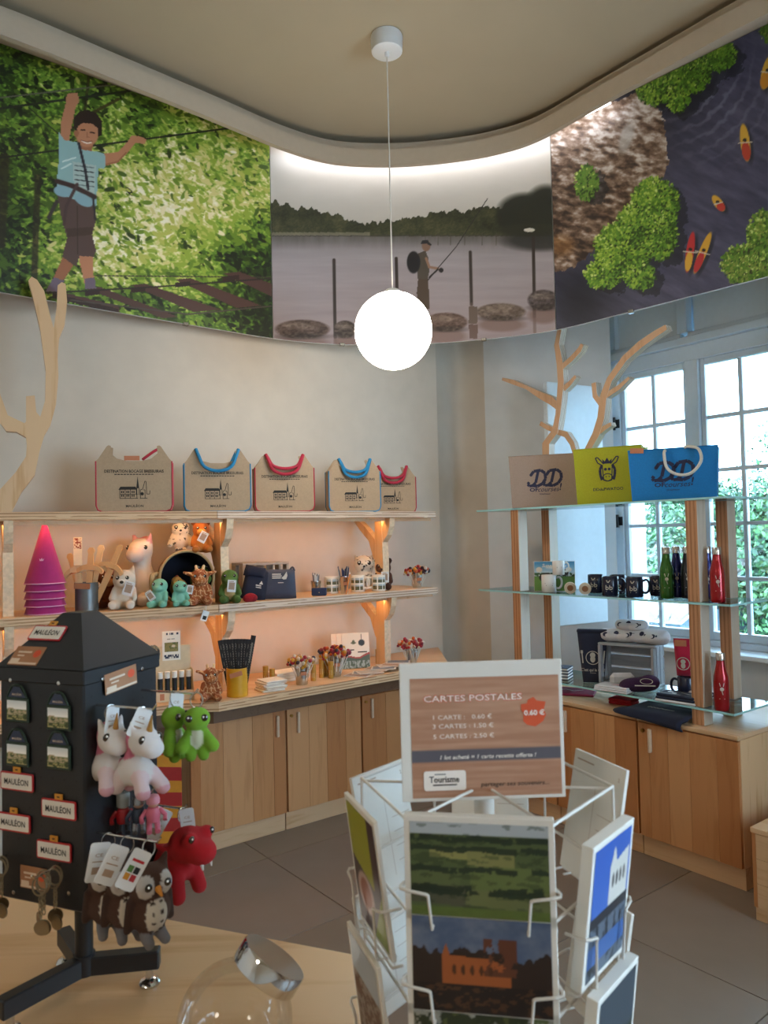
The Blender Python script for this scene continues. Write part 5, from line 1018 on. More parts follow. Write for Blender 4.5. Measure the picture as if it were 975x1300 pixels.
# lower glass shelf and cabinet top
def on_l(px, d): return at2(px, d, GZ[0]+.001)
p = on_l(917, .035); bottle(p, BR, 'red steel drinking bottle on the lowest glass shelf near its corner', 1.0)
MITN = mat('oven_glove_navy', '1a2036', .9, bump=.2, sheen=.2); MITR = mat('oven_glove_red', 'b0123a', .9, bump=.2, sheen=.2)
def chef(t, y, k=1.0):
    obj('print', J([stroke([(.034*k*math.cos(q), .14+.034*k*math.sin(q)) for q in np.linspace(0, 2*math.pi, 26)], .004), disc(0, .155, .014*k, 12), disc(0, .133, .013*k, 12, .018*k), stroke([(-.055*k, .18), (-.05*k, .11)], .006), stroke([(-.06*k, .18), (-.06*k, .165), (-.05*k, .165), (-.05*k, .18)], .0025), stroke([(.052*k, .11), (.06*k, .18)], .007), text("C'est qui le Chef", .12*k, .016*k, .012, .1, (0, .075)), text('*****', .03*k, .008, .02, 0, (0, .055))]).t((0, y, 0)), MPR, t)
p = on_l(754, .13); t = thing('oven_glove', p, face(p)-.05, label='black oven glove with fork, knife and chef print standing on the lowest glass shelf', cat='oven glove'); g = pillow(.15, .29, .05); g.v[:, 0] *= .72+.42*np.clip(g.v[:, 2]/.29, 0, 1); obj('body', g, MITN, t, smooth='all'); chef(t, -.029, 1.05); obj('cuff', box(.165, .035, .022, .006), MITN, t, (0, 0, .272))
WC = wood('white_crate', 'a9adb3', '92979f', 'x'); p = on_l(803, .24); c = thing('wooden_crate', p, face(p)-.35, label='pale grey slatted crate on its side, towels on top, on the lowest glass shelf', cat='crate')
for k in range(3): obj('slat', box(.30, .012, .062, .002), WC, c, (0, .07, .012+.072*k))
for z in (0, .215): obj('slat', box(.30, .17, .012, .002), WC, c, (0, -.01, z))
for x in (-.143, .143):
    for y in (-.075, -.02, .035): obj('slat', box(.014, .045, .202, .002), WC, c, (x, y, .0125))
TOW = mat('white_tea_towel', 'd6d6da', .95, bump=.2)
def roll(p, L, r, rz, label, m=TOW, pat=None, cat='towel'):
    t = thing('tea_towel', p, rz, label=label, cat=cat); obj('roll', skin([Cp((-L*.36, 0, r), (L*.36, .01, r), r*.92, r, 'dcdce0'), E(-L*.15, -.012, r*.8, L*.3, r*1.25, r*.75, 'd4d4da'), E(L*.2, -.008, r*.85, L*.28, r*1.3, r*.8, 'e0e0e2')], 30, .006), None, t)
    if pat: obj('print', J([disc(-L*.28+L*.28*k, (0.006 if k % 2 else -.004), .014, 10) for k in range(3)]+[disc(-L*.28+L*.28*k+.02, 0, .006, 8) for k in range(3)]).t(rot=(-.6, 0, 0)).t((0, -r*1.22, r*1.28)), LOGO, t)
    return t
q = c.location.copy(); zt = p[2]+.229
roll((q[0]-.06, q[1]+.02, zt), .21, .036, face(p)-.3, 'white tea towel with dark animal print on the crate, left one', pat=1); roll((q[0]+.06, q[1]-.075, zt), .24, .04, face(p)-.6, 'white tea towel with dark animal print rolled on the crate, right one', pat=1); roll((q[0]+.0, q[1]-.01, zt+.062), .17, .03, face(p)-.45, 'topmost white tea towel with paper band on the crate', pat=1)
PUR = mat('purple_cloth', '3a1740', .85, sheen=.3); p = on_l(812, .11); t = thing('cloth_pouch', p, face(p)+.1, label='purple cloth pouch lying in front of the crate', cat='pouch'); obj('body', skin([E(0, 0, .035, .085, .05, .035, '38163f'), E(.055, -.0, .05, .045, .04, .035, '3f1a47'), E(-.06, -.01, .028, .04, .045, .026, '331338')], 26, .01), None, t); obj('print', J([stroke([(.03*math.cos(q_), .02*math.sin(q_)) for q_ in np.linspace(0, 2*math.pi, 18)], .004), rect(-.06, -.036, .04, -.028)]).t(rot=(-1.0, 0, 0)).t((.03, -.052, .062)), MPR, t)
p = on_l(790, .17); t = thing('tea_towel', p, face(p)+.2, label='small pale printed towel tucked inside the crate', cat='towel'); obj('roll', box(.13, .04, .07, .02), TOW, t)
p = on_l(781, .04); t = thing('folded_towel', p, face(p)-.5, label='folded white towel with red print at the front of the lowest glass shelf', cat='towel')
for k in range(3): obj('fold', box(.19-.004*k, .11-.003*k, .009, .003), TOW, t, (0, 0, .0092*k))
obj('print', J([stroke([(-.02, 0), (0, .012), (.03, -.004)], .006), stroke([(.01, .01), (.04, .012)], .004)]).t(rot=(-math.pi/2, 0, 0)).t((0, 0, .029)), RED, t)
p = on_l(872, .16); t = thing('oven_glove', p+np.array([0, 0, .104]), face(p)-.1, label='crimson oven glove with chef print standing on the dark mug', cat='oven glove'); g = pillow(.105, .185, .05); g.v[:, 0] *= .8+.3*np.clip(g.v[:, 2]/.185, 0, 1); obj('body', g, MITR, t, smooth='all'); obj('print', J([stroke([(-.01+.03*math.cos(q_), .065+.03*math.sin(q_)) for q_ in np.linspace(0, 2*math.pi, 22)], .004), disc(-.01, .075, .012, 10), disc(-.01, .055, .011, 10, .014), stroke([(.025, .03), (.05, .09)], .008)]).t((0, -.028, 0)), MPR, t); obj('price_label', box(.055, .002, .03), bpy.data.materials['label_kraft'], t, (-.02, -.024, .15))
mug(p, face(p)-.1+math.pi*.95, 'black mug on the lowest glass shelf under the crimson oven glove', BMUG, None, 1.08)
p = on_l(863, .045); t = thing('folded_towel', p, face(p)-.45, label='dark navy folded towel with white figures at the front by the right post', cat='towel')
for k in range(3): obj('fold', box(.20-.006*k, .12-.004*k, .013, .005), NAVY if k else TOW, t, (0, 0, .0132*k))
obj('print', J([disc(-.05, .01, .014, 12), disc(-.02, -.012, .012, 12), stroke([(.0, .02), (.05, .0), (.08, .02)], .006), stroke([(-.08, -.03), (.02, -.035)], .005)]).t(rot=(-math.pi/2, 0, 0)).t((0, 0, .0402)), MPR, t)
p = on_l(895, .17); roll(p, .2, .032, face(p)-.5, 'white tea towel rolled behind the right front post', pat=1)
p = on_l(708, .1); t = thing('picture_book', p, face(p)-.3, label='topmost of the navy books with white lettering, left on the lowest glass shelf', cat='book')
for k in range(4):
    tt = t if k == 3 else thing('picture_book', p, face(p)-.3+.03*k, label='navy book, %s from the bottom of the stack left on the lowest glass shelf' % ORD[k], cat='book', group='stack of navy books'); tt.location = p+np.array([0, 0, .0165*k]); obj('pages', box(.146, .106, .010, .001, (.001, 0, .003)), PAPER, tt); obj('cover', J([box(.15, .11, .003), box(.15, .11, .003, 0, (0, 0, .013)), box(.003, .11, .010, 0, (-.0735, 0, .003))]), NAVY, tt)
obj('title', text('tions !', .07, .018, .012, .2).t(rot=(-math.pi/2, 0, 0)).t((0, 0, .0164)), MPR, t)
def on_t(px, py): q_ = onz(px, py, .681); return q_
MAG = mat('magenta_board', '8c1241', .6); p = on_t(722, 879); t = thing('apron_pack', p, WRZ+.55, label='flat magenta apron pack lying on the cabinet top behind the sign', cat='apron'); obj('pack', box(.30, .19, .012, .004), MAG, t); obj('print', stroke([(-.06, 0), (-.02, .03), (.03, -.01), (.08, .03)], .01).t(rot=(-math.pi/2, 0, 0)).t((0, 0, .0125)), MPR, t)
REDC = mat('red_cloth', 'a5121f', .85); p = on_t(792, 893); t = thing('folded_cloth', p, WRZ+.2, label='small folded red cloth on the cabinet top beside the navy apron', cat='cloth')
for k in range(2): obj('fold', box(.13, .10, .015, .005), REDC, t, (0, 0, .0152*k))
# navy apron, lying on the top and hanging a little over the front edge
p = on_t(838, 902); dr_, n_ = [], 14
t = thing('apron', RC0.tolist()+[0], WRZ, label='dark navy apron with white lettering draped over the front edge of the cabinet', cat='apron')
pr_ = [(.22, .700), (.12, .702), (.04, .700), (.0, .697), (-.014, .688), (-.018, .672), (-.02, .655)]; v, f = [], []
xs_ = np.linspace(-.62, -.25, n_)
for i, x in enumerate(xs_):
    for j, (y, z) in enumerate(pr_):
        k = i/(n_-1); dz = .004*math.sin(9*k+j)+.0; hang = (.35+.65*k) if j > 3 else 1; v.append((x+.05*(j < 3)*(.5-k)+.02*math.sin(j), y-.004*math.sin(7*k), z+abs(dz) if j <= 3 else .697-(.697-z)*hang))
m_ = len(pr_)
for i in range(n_-1):
    for j in range(m_-1): f.append((i*m_+j, i*m_+j+1, (i+1)*m_+j+1, (i+1)*m_+j))
b_ = obj('cloth', G(v, f), NAVY, t, smooth='all'); so = b_.modifiers.new('thickness', 'SOLIDIFY'); so.thickness = .012; so.offset = 1
obj('lettering', text('DDduPwatoo', .14, .022, .012, .1).t(rot=(-math.pi/2, 0, .05)).t((-.42, .06, .7235)), MPR, t)
# low box at the right edge of the picture
bx = RC0+UV*.135-VV*.19; c = thing('low_box', (*bx, 0), WRZ, label='low ash wood box standing at the right edge, beside the cabinet end', cat='box')
obj('top_board', box(.6, .45, .022, .002, (.3, .225, .353)), ASH, c); obj('plinth', box(.585, .435, .05, .001, (.3, .228, 0)), ASH, c)
for x in (.009, .591): obj('side_panel', box(.018, .43, .302, .002, (x, .225, .0505)), STV[1], c)
for k in range(3): obj('front_board', box(.56, .018, .099, .001, (.3, .012, .0515+.1005*k)), ASH, c)
# ================================================================ foreground: sales counter
ZTB = .91
tb = thing('sales_counter', (-.6, .9, 0), label='foreground sales counter with a pale ash top and angled far edge', cat='counter')
to = np.array([-.6, .9, 0]); tpoly = [(-.0587, 1.268), (-1.75, 1.905), (-1.75, .38), (.0, .38), (-.047, 1.093)]
obj('counter_top', slab(tpoly, ZTB-.03, ZTB).t(-to), [TABLE, EZ], tb); ins = [(-.13, 1.21), (-1.7, 1.80), (-1.7, .5), (-.13, .5)]
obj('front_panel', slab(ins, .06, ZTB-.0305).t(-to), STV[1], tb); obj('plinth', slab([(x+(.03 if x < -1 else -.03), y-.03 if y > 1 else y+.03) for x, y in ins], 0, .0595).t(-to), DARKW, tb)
# ---------------------------------------------------------------- revolving display tower
AX = np.array([-.4778, 1.187]); TRZ = math.atan2(-.3687, .9296); XL = np.array([.9296, -.3687]); YL = np.array([.3687, .9296]); hs = .0825; Z0, Z1 = 1.076, 1.408
def TW(x, y, z): p = AX+XL*x+YL*y; return np.array([p[0], p[1], z])
def face_front(px, py):     # on the lettered face (local -y): local x, z
    q = onp(px, py, TW(0, -hs, 1.2), (-YL[0], -YL[1], 0)); d = q[:2]-AX; return d@XL, q[2]
def face_side(px, py):
    q = onp(px, py, TW(hs, 0, 1.2), (XL[0], XL[1], 0)); d = q[:2]-AX; return d@YL, q[2]
tw = thing('display_tower', (AX[0], AX[1], ZTB), TRZ, label='black revolving display tower with pyramid top standing on the sales counter', cat='display stand')
obj('cabinet_body', box(2*hs-.004, 2*hs-.004, Z1-Z0, .003, (0, 0, Z0-ZTB)), BLACKM, tw)
k = hs+.0015; obj('skirt', box(2*k, 2*k, .022, .002, (0, 0, Z1-ZTB-.012)), BLACKM, tw)
pz0, pz1, pt_ = Z1-ZTB+.0105, 1.492-ZTB, .018
obj('pyramid_top', G([(-k, -k, pz0), (k, -k, pz0), (k, k, pz0), (-k, k, pz0), (-pt_, -pt_, pz1), (pt_, -pt_, pz1), (pt_, pt_, pz1), (-pt_, pt_, pz1)], [(3, 2, 1, 0), (4, 5, 6, 7), (0, 1, 5, 4), (1, 2, 6, 5), (2, 3, 7, 6), (3, 0, 4, 7)]), BLACKM, tw)
obj('knob', ball(.011, n=14), mat('grey_knob', '8b9298', .35), tw, (-.022, .03, pz1-.012), smooth='all')
for x, y in ((-.06, -k), (.0, -k), (-.03, -k)): pass
scr = mesh('screw', lathe([(0, 0), (.0032, 0), (.003, .0015), (0, .0022)], 10).t(rot=(math.pi/2, 0, 0)), STEEL, True)
for px, py in ((15, 863), (76, 867)): x, z = face_front(px, py); obj('screw', scr, None, tw, (x, -k, z-ZTB))
for px, py in ((129, 862), (179, 849)): y, z = face_side(px, py); obj('screw', scr, None, tw, (k, y, z-ZTB), (0, 0, math.pi/2))
for px, py in ((87, 1134), (17, 1133)): x, z = face_front(px, py); obj('screw', scr, None, tw, (x, -hs+.0015, z-ZTB))
hol = J([disc(-.066+.022*i, Z0-ZTB+.02+.0235*j, .0019, 8) for i in range(7) for j in range(13)]); obj('perforation', J([hol.t((0, -hs+.0014, 0)), hol.t(rot=(0, 0, math.pi/2)).t((hs-.0014, 0, 0))]), DARK, tw, kind='stuff')
obj('pole', cyl(.0135, Z0-ZTB-.028, 20), BLACKM, tw, (0, 0, .028), smooth=True); obj('collar', cyl(.0165, .03, 20), BLACKM, tw, (0, 0, .0275), smooth=True)
for w_ang in (8, 235, 128):
    a_ = math.radians(w_ang)-TRZ; L_ = .105 if w_ang != 235 else .125
    lg = obj('leg', box(L_, .022, .028, .002, (L_/2+.008, 0, .026)), BLACKM, tw, (0, 0, 0), (0, 0, a_)); obj('foot', lathe([(0, .0005), (.0155, .0005), (.0165, .004), (.013, .009), (.006, .011), (.006, .0258), (0, .0258)], 20), CHROME, lg, (L_-.008, 0, 0), smooth=True)
# price papers printed in brown with an orange spot
LBL = mat('brown_paper', 'a2714f', .55, var=.12, scale=40); ORS = mat('orange_spot', 'd2502a', .55); PTX = mat('pale_print', 'd9c3ad', .6)
def price(x, z, par, y, rot=(0, 0, 0), w=.055, h=.03, name='price_label'):
    c = obj(name, box(w, .0012, h, 0, (0, 0, -h/2)), LBL, par, (x, y, z), rot); obj('print', J([rect(-w*.36, h*.14, w*.12, h*.24), rect(-w*.32, -h*.04, -w*.08, h*.03), rect(-w*.48, -h*.46, w*.48, -h*.36), rect(-w*.46, -h*.4, -w*.16, -h*.16)]).t((0, -.0009, 0)), PTX, c); obj('spot', disc(w*.32, h*.12, h*.22, 8).t((0, -.0009, 0)), ORS, c); return c
x, z = face_front(42, 1115); price(x, z-ZTB, tw, -hs+.0008, w=.05, h=.032)
y, z = face_side(152, 874); c_ = price(0, 0, tw, 0); c_.location = (hs+.0026, y, z-ZTB+.014); c_.rotation_euler = (0, -.08, math.pi/2); c_.scale = (1.25, 1, 1)
sl_ = math.atan2(k-pt_, pz1-pz0)       # slope of the pyramid top
def on_slope(u, t): return (u, -k+(k-pt_)*t-.0012, pz0+(pz1-pz0)*t)
q_ = on_slope(-.035, .20); price(q_[0], q_[2], tw, q_[1], (-sl_, 0, 0), .056, .032)
# road sign magnets
SRED = mat('sign_red', 'b3242a', .35, var=.02); SWH = mat('sign_white', 'dedad2', .35, var=.02); STAB = mat('sign_tab', 'c98a2c', .4)
def rr(w, h, r, n=4):
    return [(sx*(w/2-r)+r*math.cos(a), sz*(h/2-r)+r*math.sin(a)) for sx, sz, a0 in ((1, 1, 0), (-1, 1, 90), (-1, -1, 180), (1, -1, 270)) for a in [math.radians(a0+90*i/n) for i in range(n+1)]]
def sign(x, z, y, label, rot=None):
    p = TW(x, y, z); t = thing('road_sign_magnet', p, TRZ, label=label, cat='magnet', group='town sign magnets', rot=rot)
    obj('board', prism(rr(.064, .0265, .003), .0016), [SRED, SRED], t); obj('field', prism(rr(.0595, .022, .0015), .0006).t((0, -.0011, 0)), [SWH, SWH], t); obj('lettering', text('MAULÉON', .047, .0088, .018).t((0, -.0017, 0)), DARK, t); obj('tab', box(.014, .0016, .008, 0, (0, 0, .0134)), STAB, t); obj('tab_print', rect(-.0025, .0163, .0025, .0183).t((0, -.001, 0)), DARK, t)
for px, py, lb in ((22, 992, 'small town sign magnet, upper left of the four on the lettered face'), (75, 1027, 'small town sign magnet, upper right of the four on the lettered face'), (18, 1044, 'small town sign magnet, lower left of the four on the lettered face'), (69, 1080, 'small town sign magnet, lowest, above the price label and keyrings')):
    x, z = face_front(px, py); sign(x, z, -hs-.0006, lb)
q_ = on_slope(-.022, .62); sign(q_[0], ZTB+q_[2], q_[1]-.001, 'small town sign magnet on the slope of the pyramid top', (-sl_, 0, TRZ))
# school-bag shaped picture magnets
GRN = mat('magnet_green', '1e3327', .4); BLUEM = mat('magnet_blue', '2a3550', .4)
def view(c, w, h):
    t = np.clip(c.Y/h, 0, 1); c.put(t*1.6-.9, 'b9c6cc'); c.put((t < .55).astype(float), '6d7a4a'); n = fbm(c.X/4, c.Y/3, 8, 3); c.put(((t < .6) & (t > .25) & (n > .5)), 'b9a98c'); c.put(((t < .45) & (n < .42)), '3c4a26'); c.put((t < .2)*(n > .45), 'a9a06a')
for px, py, lb in ((23, 901, 'framed view magnet with blue handle, upper left on the tower'), (75, 911, 'framed view magnet with blue handle, upper right on the tower'), (23, 957, 'framed view magnet with blue handle, lower left on the tower'), (75, 961, 'framed view magnet with blue handle, lower right on the tower')):
    x, z = face_front(px, py); t = thing('view_magnet', TW(x, -hs-.001, z), TRZ, label=lb, cat='magnet', group='framed view magnets')
    obj('frame', box(.045, .003, .036, .001, (0, 0, -.018)), GRN, t); picture('print', .038, .028, 26, 20, view, t, (-.019, -.0018, -.014))
    obj('handle_plate', prism([(-.017, .0185), (.017, .0185), (.006, .034), (-.006, .034)], .0025), [BLUEM, GRN], t); obj('handle_rim', tube(smooth_path([(-.019, -.001, .0185), (-.009, -.001, .035), (.009, -.001, .035), (.019, -.001, .0185)], 3), .0014, 5), GRN, t); obj('lettering', text('MAULÉON', .018, .003, .01, 0, (0, .023)).t((0, -.0016, 0)), PTX, t)
# keyring bunches under the lettered face
BRZ = mat('aged_metal', '8f8168', .35, .9, .1)
def keys(px, py, label, s):
    x, z = face_front(px, py); o = TW(x, -hs-.0005, z); t = thing('keyring_bunch', o, TRZ, label=label, cat='keyring', sc=s)
    obj('peg', tube([(0, .0015, 0), (0, -.045, 0), (0, -.05, .006)], .0016, 6), STEEL, t)
    for k in range(5):
        yy = -.008-.008*k; r = .0125; zz = -r+.001; xo = .006*math.sin(k*2.2)
        obj('ring', tube([(xo+r*math.cos(q), yy+.002*math.sin(q), zz+r*math.sin(q)) for q in np.linspace(0, 2*math.pi, 16)[:-1]], .0014, 5, True), BRZ, t)
        for m_ in range(4): c0 = zz-r-.005-.007*m_; obj('chain_link', tube([(xo*1.5+.0028*math.cos(q)*(m_ % 2), yy+.0028*math.cos(q)*(1-m_ % 2), c0+.0048*math.sin(q)) for q in np.linspace(0, 2*math.pi, 9)[:-1]], .0009, 4, True), BRZ, t)
        obj('medal', cyl(.0105, .002, 16).t(rot=(math.pi/2, .3*math.sin(k), .5*math.cos(k*1.7))), BRZ, t, (xo*2.2, yy, zz-r-.043-.004*(k % 2)), smooth=True)
keys(76, 1098, 'bunch of bronze keyrings with round medals on the lettered face of the tower', 1.0); keys(8, 1086, 'bunch of bronze keyrings at the left edge of the picture', 1.0)
# pegs on the side face and what hangs on them
def peg(px, py, L, label=None):
    y, z = face_side(px, py); return obj('peg', tube([(hs-.002, y, z-ZTB-.0), (hs+L, y, z-ZTB), (hs+L+.006, y, z-ZTB+.007)], .0017, 6), STEEL, tw), y, z, L
pegs = {}
for nme, px, py, L in (('uni', 124, 895, .098), ('tur', 181, 876, .098), ('owl', 124, 1057, .105), ('red', 197, 1022, .055), ('kni', 150, 1000, .06)): pegs[nme] = peg(px, py, L)
def hangpt(n, f): _, y, z, L = pegs[n]; return TW(hs+L*f, y, z)
def tagcard(par, loc, rot, w=.022, h=.042, col=None, print_=True):
    g = obj('swing_tag', prism(rr(w, h, .004), .0012).t((0, 0, -h/2)), [WHITE, WHITE], par, loc, rot)
    if print_: obj('tag_print', J([text('CE', w*.4, h*.09, .01, 0, (0, -h*.32)), rect(-w*.25, -h*.8, w*.25, -h*.62), rect(-w*.3, -h*.5, w*.3, -h*.47)]).t((0, -.0009, 0)), bpy.data.materials['tag_ink'], g)
    return g
def keychain(name, blobs, peg_, f, rz, s, label, eyes=(), er=.05, nose=None, top=1.0, drop=.02, colour=None, tagrot=None, extra=None, cat='plush keyring', group=None, res=34):
    P = hangpt(peg_, f); o = P.copy(); o[2] -= drop+top*s; t = thing(name, o, rz, label=label, cat=cat, group=group, sc=s); obj('body', skin(blobs, res, .022, colour), None, t); finish(t, eyes, er, nose)
    r = .0115/s; zc = top+.5*drop/s
    obj('key_ring', tube([(r*.8*math.cos(q), .15*r*math.sin(q), zc+r*math.sin(q)) for q in np.linspace(0, 2*math.pi, 18)[:-1]], .0011/s, 5, True), STEEL, t)
    if tagrot is not None: k_ = tagcard(t, (0, -.07, zc+.1), tagrot); k_.scale = (1/s, 1/s, 1/s)
    if extra: extra(t)
    return t
def UNI(): return [E(0, -.04, .76, .19, .2, .19, 'e9e4e2'), E(0, -.2, .69, .15, .13, .12, 'ece6e4'), E(0, .15, .36, .2, .28, .2, 'e6e0de')]+both(Cp((.1, -.06, .32), (.15, -.17, .2), .1, .09, 'e8d0d3'), E(.155, -.2, .15, .085, .085, .07, 'dfa9b5'), Cp((.12, .3, .28), (.17, .34, .16), .11, .1, 'e5d3d3'), Cp((.12, .02, .9), (.15, .03, 1.02), .05, .025, 'e9e4e2'))+[E(0, .16, .76, .13, .1, .2, 'd97c99'), E(0, .2, .55, .12, .1, .14, 'd97c99'), Cp((0, .42, .4), (-.12, .55, .3), .09, .1, 'd97c99')]
HORN = mat('gold_horn', 'b98a4a', .35, .5)
horn = lambda t: obj('horn', tube([(0, -.13, .9), (0, -.19, 1.12)], [.045, .008], 8), HORN, t, smooth=True)
keychain('unicorn_keyring', UNI(), 'uni', .25, .75, .108, 'white plush unicorn keyring with pink mane, left one, face towards the viewer', eyes=[(-.125, -.155, .82), (.125, -.155, .82)], er=.058, tagrot=(0, .15, .3), extra=horn)
keychain('unicorn_keyring', UNI(), 'uni', .82, .95, .108, 'white plush unicorn keyring turned right, at the end of the peg', eyes=[(-.125, -.155, .82), (.125, -.155, .82)], er=.058, tagrot=(0, .45, -.5), extra=horn)
def TUR(): return [E(0, 0, .78, .25, .21, .22, '7fb02c'), E(0, -.02, .42, .13, .12, .2, 'cfd2b4'), E(0, .08, .42, .17, .1, .22, '6f9f2a')]+both(Cp((.14, 0, .52), (.24, -.06, .34), .085, .1, '78aa2a'), Cp((.24, -.06, .34), (.29, -.08, .27), .1, .12, '7fb02c'), Cp((.09, 0, .27), (.12, -.08, .1), .09, .1, '78aa2a'))
keychain('turtle_keyring', TUR(), 'tur', 1.03, .25, .08, 'lime green plush turtle keyring facing the viewer at the end of its peg', eyes=[(-.14, -.17, .82), (.14, -.17, .82)], er=.07)
keychain('turtle_keyring', TUR(), 'tur', .6, 1.3, .085, 'lime green plush turtle keyring turned aside behind the unicorns', eyes=[(-.14, -.17, .82), (.14, -.17, .82)], er=.07, tagrot=(0, .1, -.8), colour=lambda V, C, w: np.where(((V[:, 1] > .12) & (V[:, 2] < .62) & (fbm(V[:, 0]*14, V[:, 2]*14, 3, 2) > .45))[:, None], rgb('d9dccf'), C))
def OWL(): return [E(0, 0, .68, .25, .22, .22, '4a2e22'), E(0, .0, .36, .24, .2, .26, '4d3125'), E(0, -.1, .36, .15, .13, .2, 'd8cfc0')]+both(E(.11, -.14, .7, .1, .1, .12, 'cfcac6'), Cp((.16, 0, .84), (.22, 0, .98), .07, .02, '43281d'), Cp((.23, 0, .5), (.27, .02, .2), .06, .05, '3d251b'), Cp((.09, -.08, .1), (.1, -.2, .05), .07, .06, '77757a'))
def owlspots(V, C, w):
    d = (V[:, 1] < -.08) & (V[:, 2] < .56) & (V[:, 2] > .14) & (np.abs(V[:, 0]) < .14); g = (np.hypot((V[:, 0]*9) % 1-.5, (V[:, 2]*9) % 1-.5) < .2)
    return np.where((d & g)[:, None], rgb('3a2a22'), C)
beak = lambda t: obj('beak', tube([(0, -.22, .68), (0, -.33, .62)], [.045, .012], 8), mat('orange_beak', 'c9812a', .6) if 'orange_beak' not in bpy.data.materials else bpy.data.materials['orange_beak'], t, smooth=True)
for f, rz, lb, tr in ((.18, .5, 'brown plush owl keyring, hindmost of three near the tower', (0, .2, .2)), (.50, .5, 'brown plush owl keyring, middle of the three', (0, .5, .1)), (.86, .75, 'brown plush owl keyring in front at the end of the peg, with printed tag', (0, .6, -.1))):
    o_ = keychain('owl_keyring', OWL(), 'owl', f, rz, .116, lb, eyes=[(-.12, -.235, .72), (.12, -.235, .72)], er=.05, colour=owlspots, tagrot=None, extra=beak, res=40)
    P = hangpt('owl', f); t = tagcard(o_, (-.2 if f > .8 else -.12, -.3, 1.2), tr, .028, .052, print_=f < .8); t.scale = (1/.116,)*3
    if f > .8:
        for k, (c_, m_) in enumerate((('4f7a3a', 0), ('1d1d1f', 1), ('c98a2c', 2), ('b02a33', 3))): obj('tag_print', rect(-.009+.0095*(k % 2), -.03-.010*(k//2), -.001+.0095*(k % 2), -.0215-.010*(k//2)).t((0, -.001, 0)), mat('tag_colour_%d' % k, c_, .6), t)
        obj('tag_print', rect(-.009, -.016, .009, -.0125).t((0, -.001, 0)), RED, t)
DR = 'b80f1b'
def RED_(): return [E(0, -.1, .72, .26, .27, .24, DR), E(0, -.34, .66, .2, .2, .17, 'c0121e'), E(0, .16, .42, .24, .3, .27, DR), Cp((0, .36, .36), (0, .66, .3), .15, .05, 'a60e19')]+both(Cp((.16, -.02, .36), (.2, -.1, .08), .11, .1, 'b2101b'), Cp((.14, .3, .28), (.18, .32, .06), .12, .1, 'b2101b'), E(.16, -.28, .86, .09, .09, .09, 'c0141f'), Cp((.19, .05, .62), (.34, .16, .78), .06, .03, 'a60e19'))
keychain('dragon_plush', RED_(), 'red', .95, 1.05, .115, 'bright red plush dragon keyring hanging at the right of the owls', eyes=[(-.19, -.35, .88), (.19, -.35, .88)], er=.05, tagrot=(0, -.1, -.9), res=40, extra=lambda t: [obj('tooth', tube([(x, -.42, .54), (x, -.44, .46)], [.03, .01], 6), WHITE, t) for x in (-.08, .08)])
g = hangpt('red', .35); t = thing('swing_tag', g-np.array([0, 0, .004]), .3, label='loose white barcode tag hanging on the peg above the red dragon', cat='tag'); tagcard(t, (0, 0, 0), (0, .55, 0), .03, .052)
# little figures on a back peg
FLS, SIL = mat('toy_skin', 'd0a58a', .5), mat('toy_silver', 'a9adb3', .25, .8)
def figure(f, dx, dz, bodym, headm, legm, label, helm):
    P = hangpt('kni', f)+np.array([dx, -dx*.3, dz]); t = thing('toy_figure', P-np.array([0, 0, .062]), .35, label=label, cat='keyring figure', group='figure keyrings')
    obj('torso', lathe([(0, .016), (.009, .016), (.011, .028), (.008, .036), (0, .037)], 14), bodym, t, smooth=True); obj('head', ball(.0085, n=14, c=(0, 0, .044)), FLS, t, smooth='all')
    obj('helmet', lathe([(.0095, .042), (.0098, .048), (.008, .053), (0, .056)] if helm == 'round' else [(.0095, .040), (.0098, .058), (.0088, .06), (0, .06)], 14), headm, t, smooth=True)
    for s in (-1, 1): obj('arm', tube([(s*.009, 0, .033), (s*.017, -.004, .024), (s*.016, -.01, .019)], [.0036, .0032, .0034], 7), bodym, t, smooth=True); obj('leg', tube([(s*.005, 0, .018), (s*.006, -.001, .004), (s*.006, -.006, .002)], [.0045, .004, .0042], 7), legm, t, smooth=True)
    obj('chain', tube([(0, 0, .056), (-dx*.1, 0, .062-dz+.001)], .0009, 5), STEEL, t)
figure(.15, -.0, -.004, mat('toy_red', 'a31a22', .4), mat('toy_helmet', '8e8f88', .5), DARK, 'toy soldier keyring in a red tunic and grey helmet below the unicorns', 'tall'); figure(.55, .004, -.0, mat('toy_blue', '3c4658', .35, .4), SIL, SIL, 'silver knight keyring figure between the red and pink figures', 'round'); figure(.95, .006, .004, mat('toy_pink', 'c6647a', .45), mat('toy_pink_hat', 'cf8794', .5), bpy.data.materials['toy_pink'], 'pink keyring figure right of the silver knight', 'round')
P = TW(.02, hs+.004, 1.44); t = thing('ring_bundle', TW(hs-.01, hs+.001, 1.415), TRZ, label='bundle of bright metal key rings showing behind the pyramid top', cat='keyring'); obj('peg', tube([(-.03, -.004, -.01), (-.03, .05, -.01)], .0016, 6), STEEL, t)
for k in range(4): obj('ring', tube([(-.03+.012*math.cos(q), .012+.008*k, -.01+.014*math.sin(q)+.004) for q in np.linspace(0, 2*math.pi, 18)[:-1]], .002, 6, True), CHROME, t)
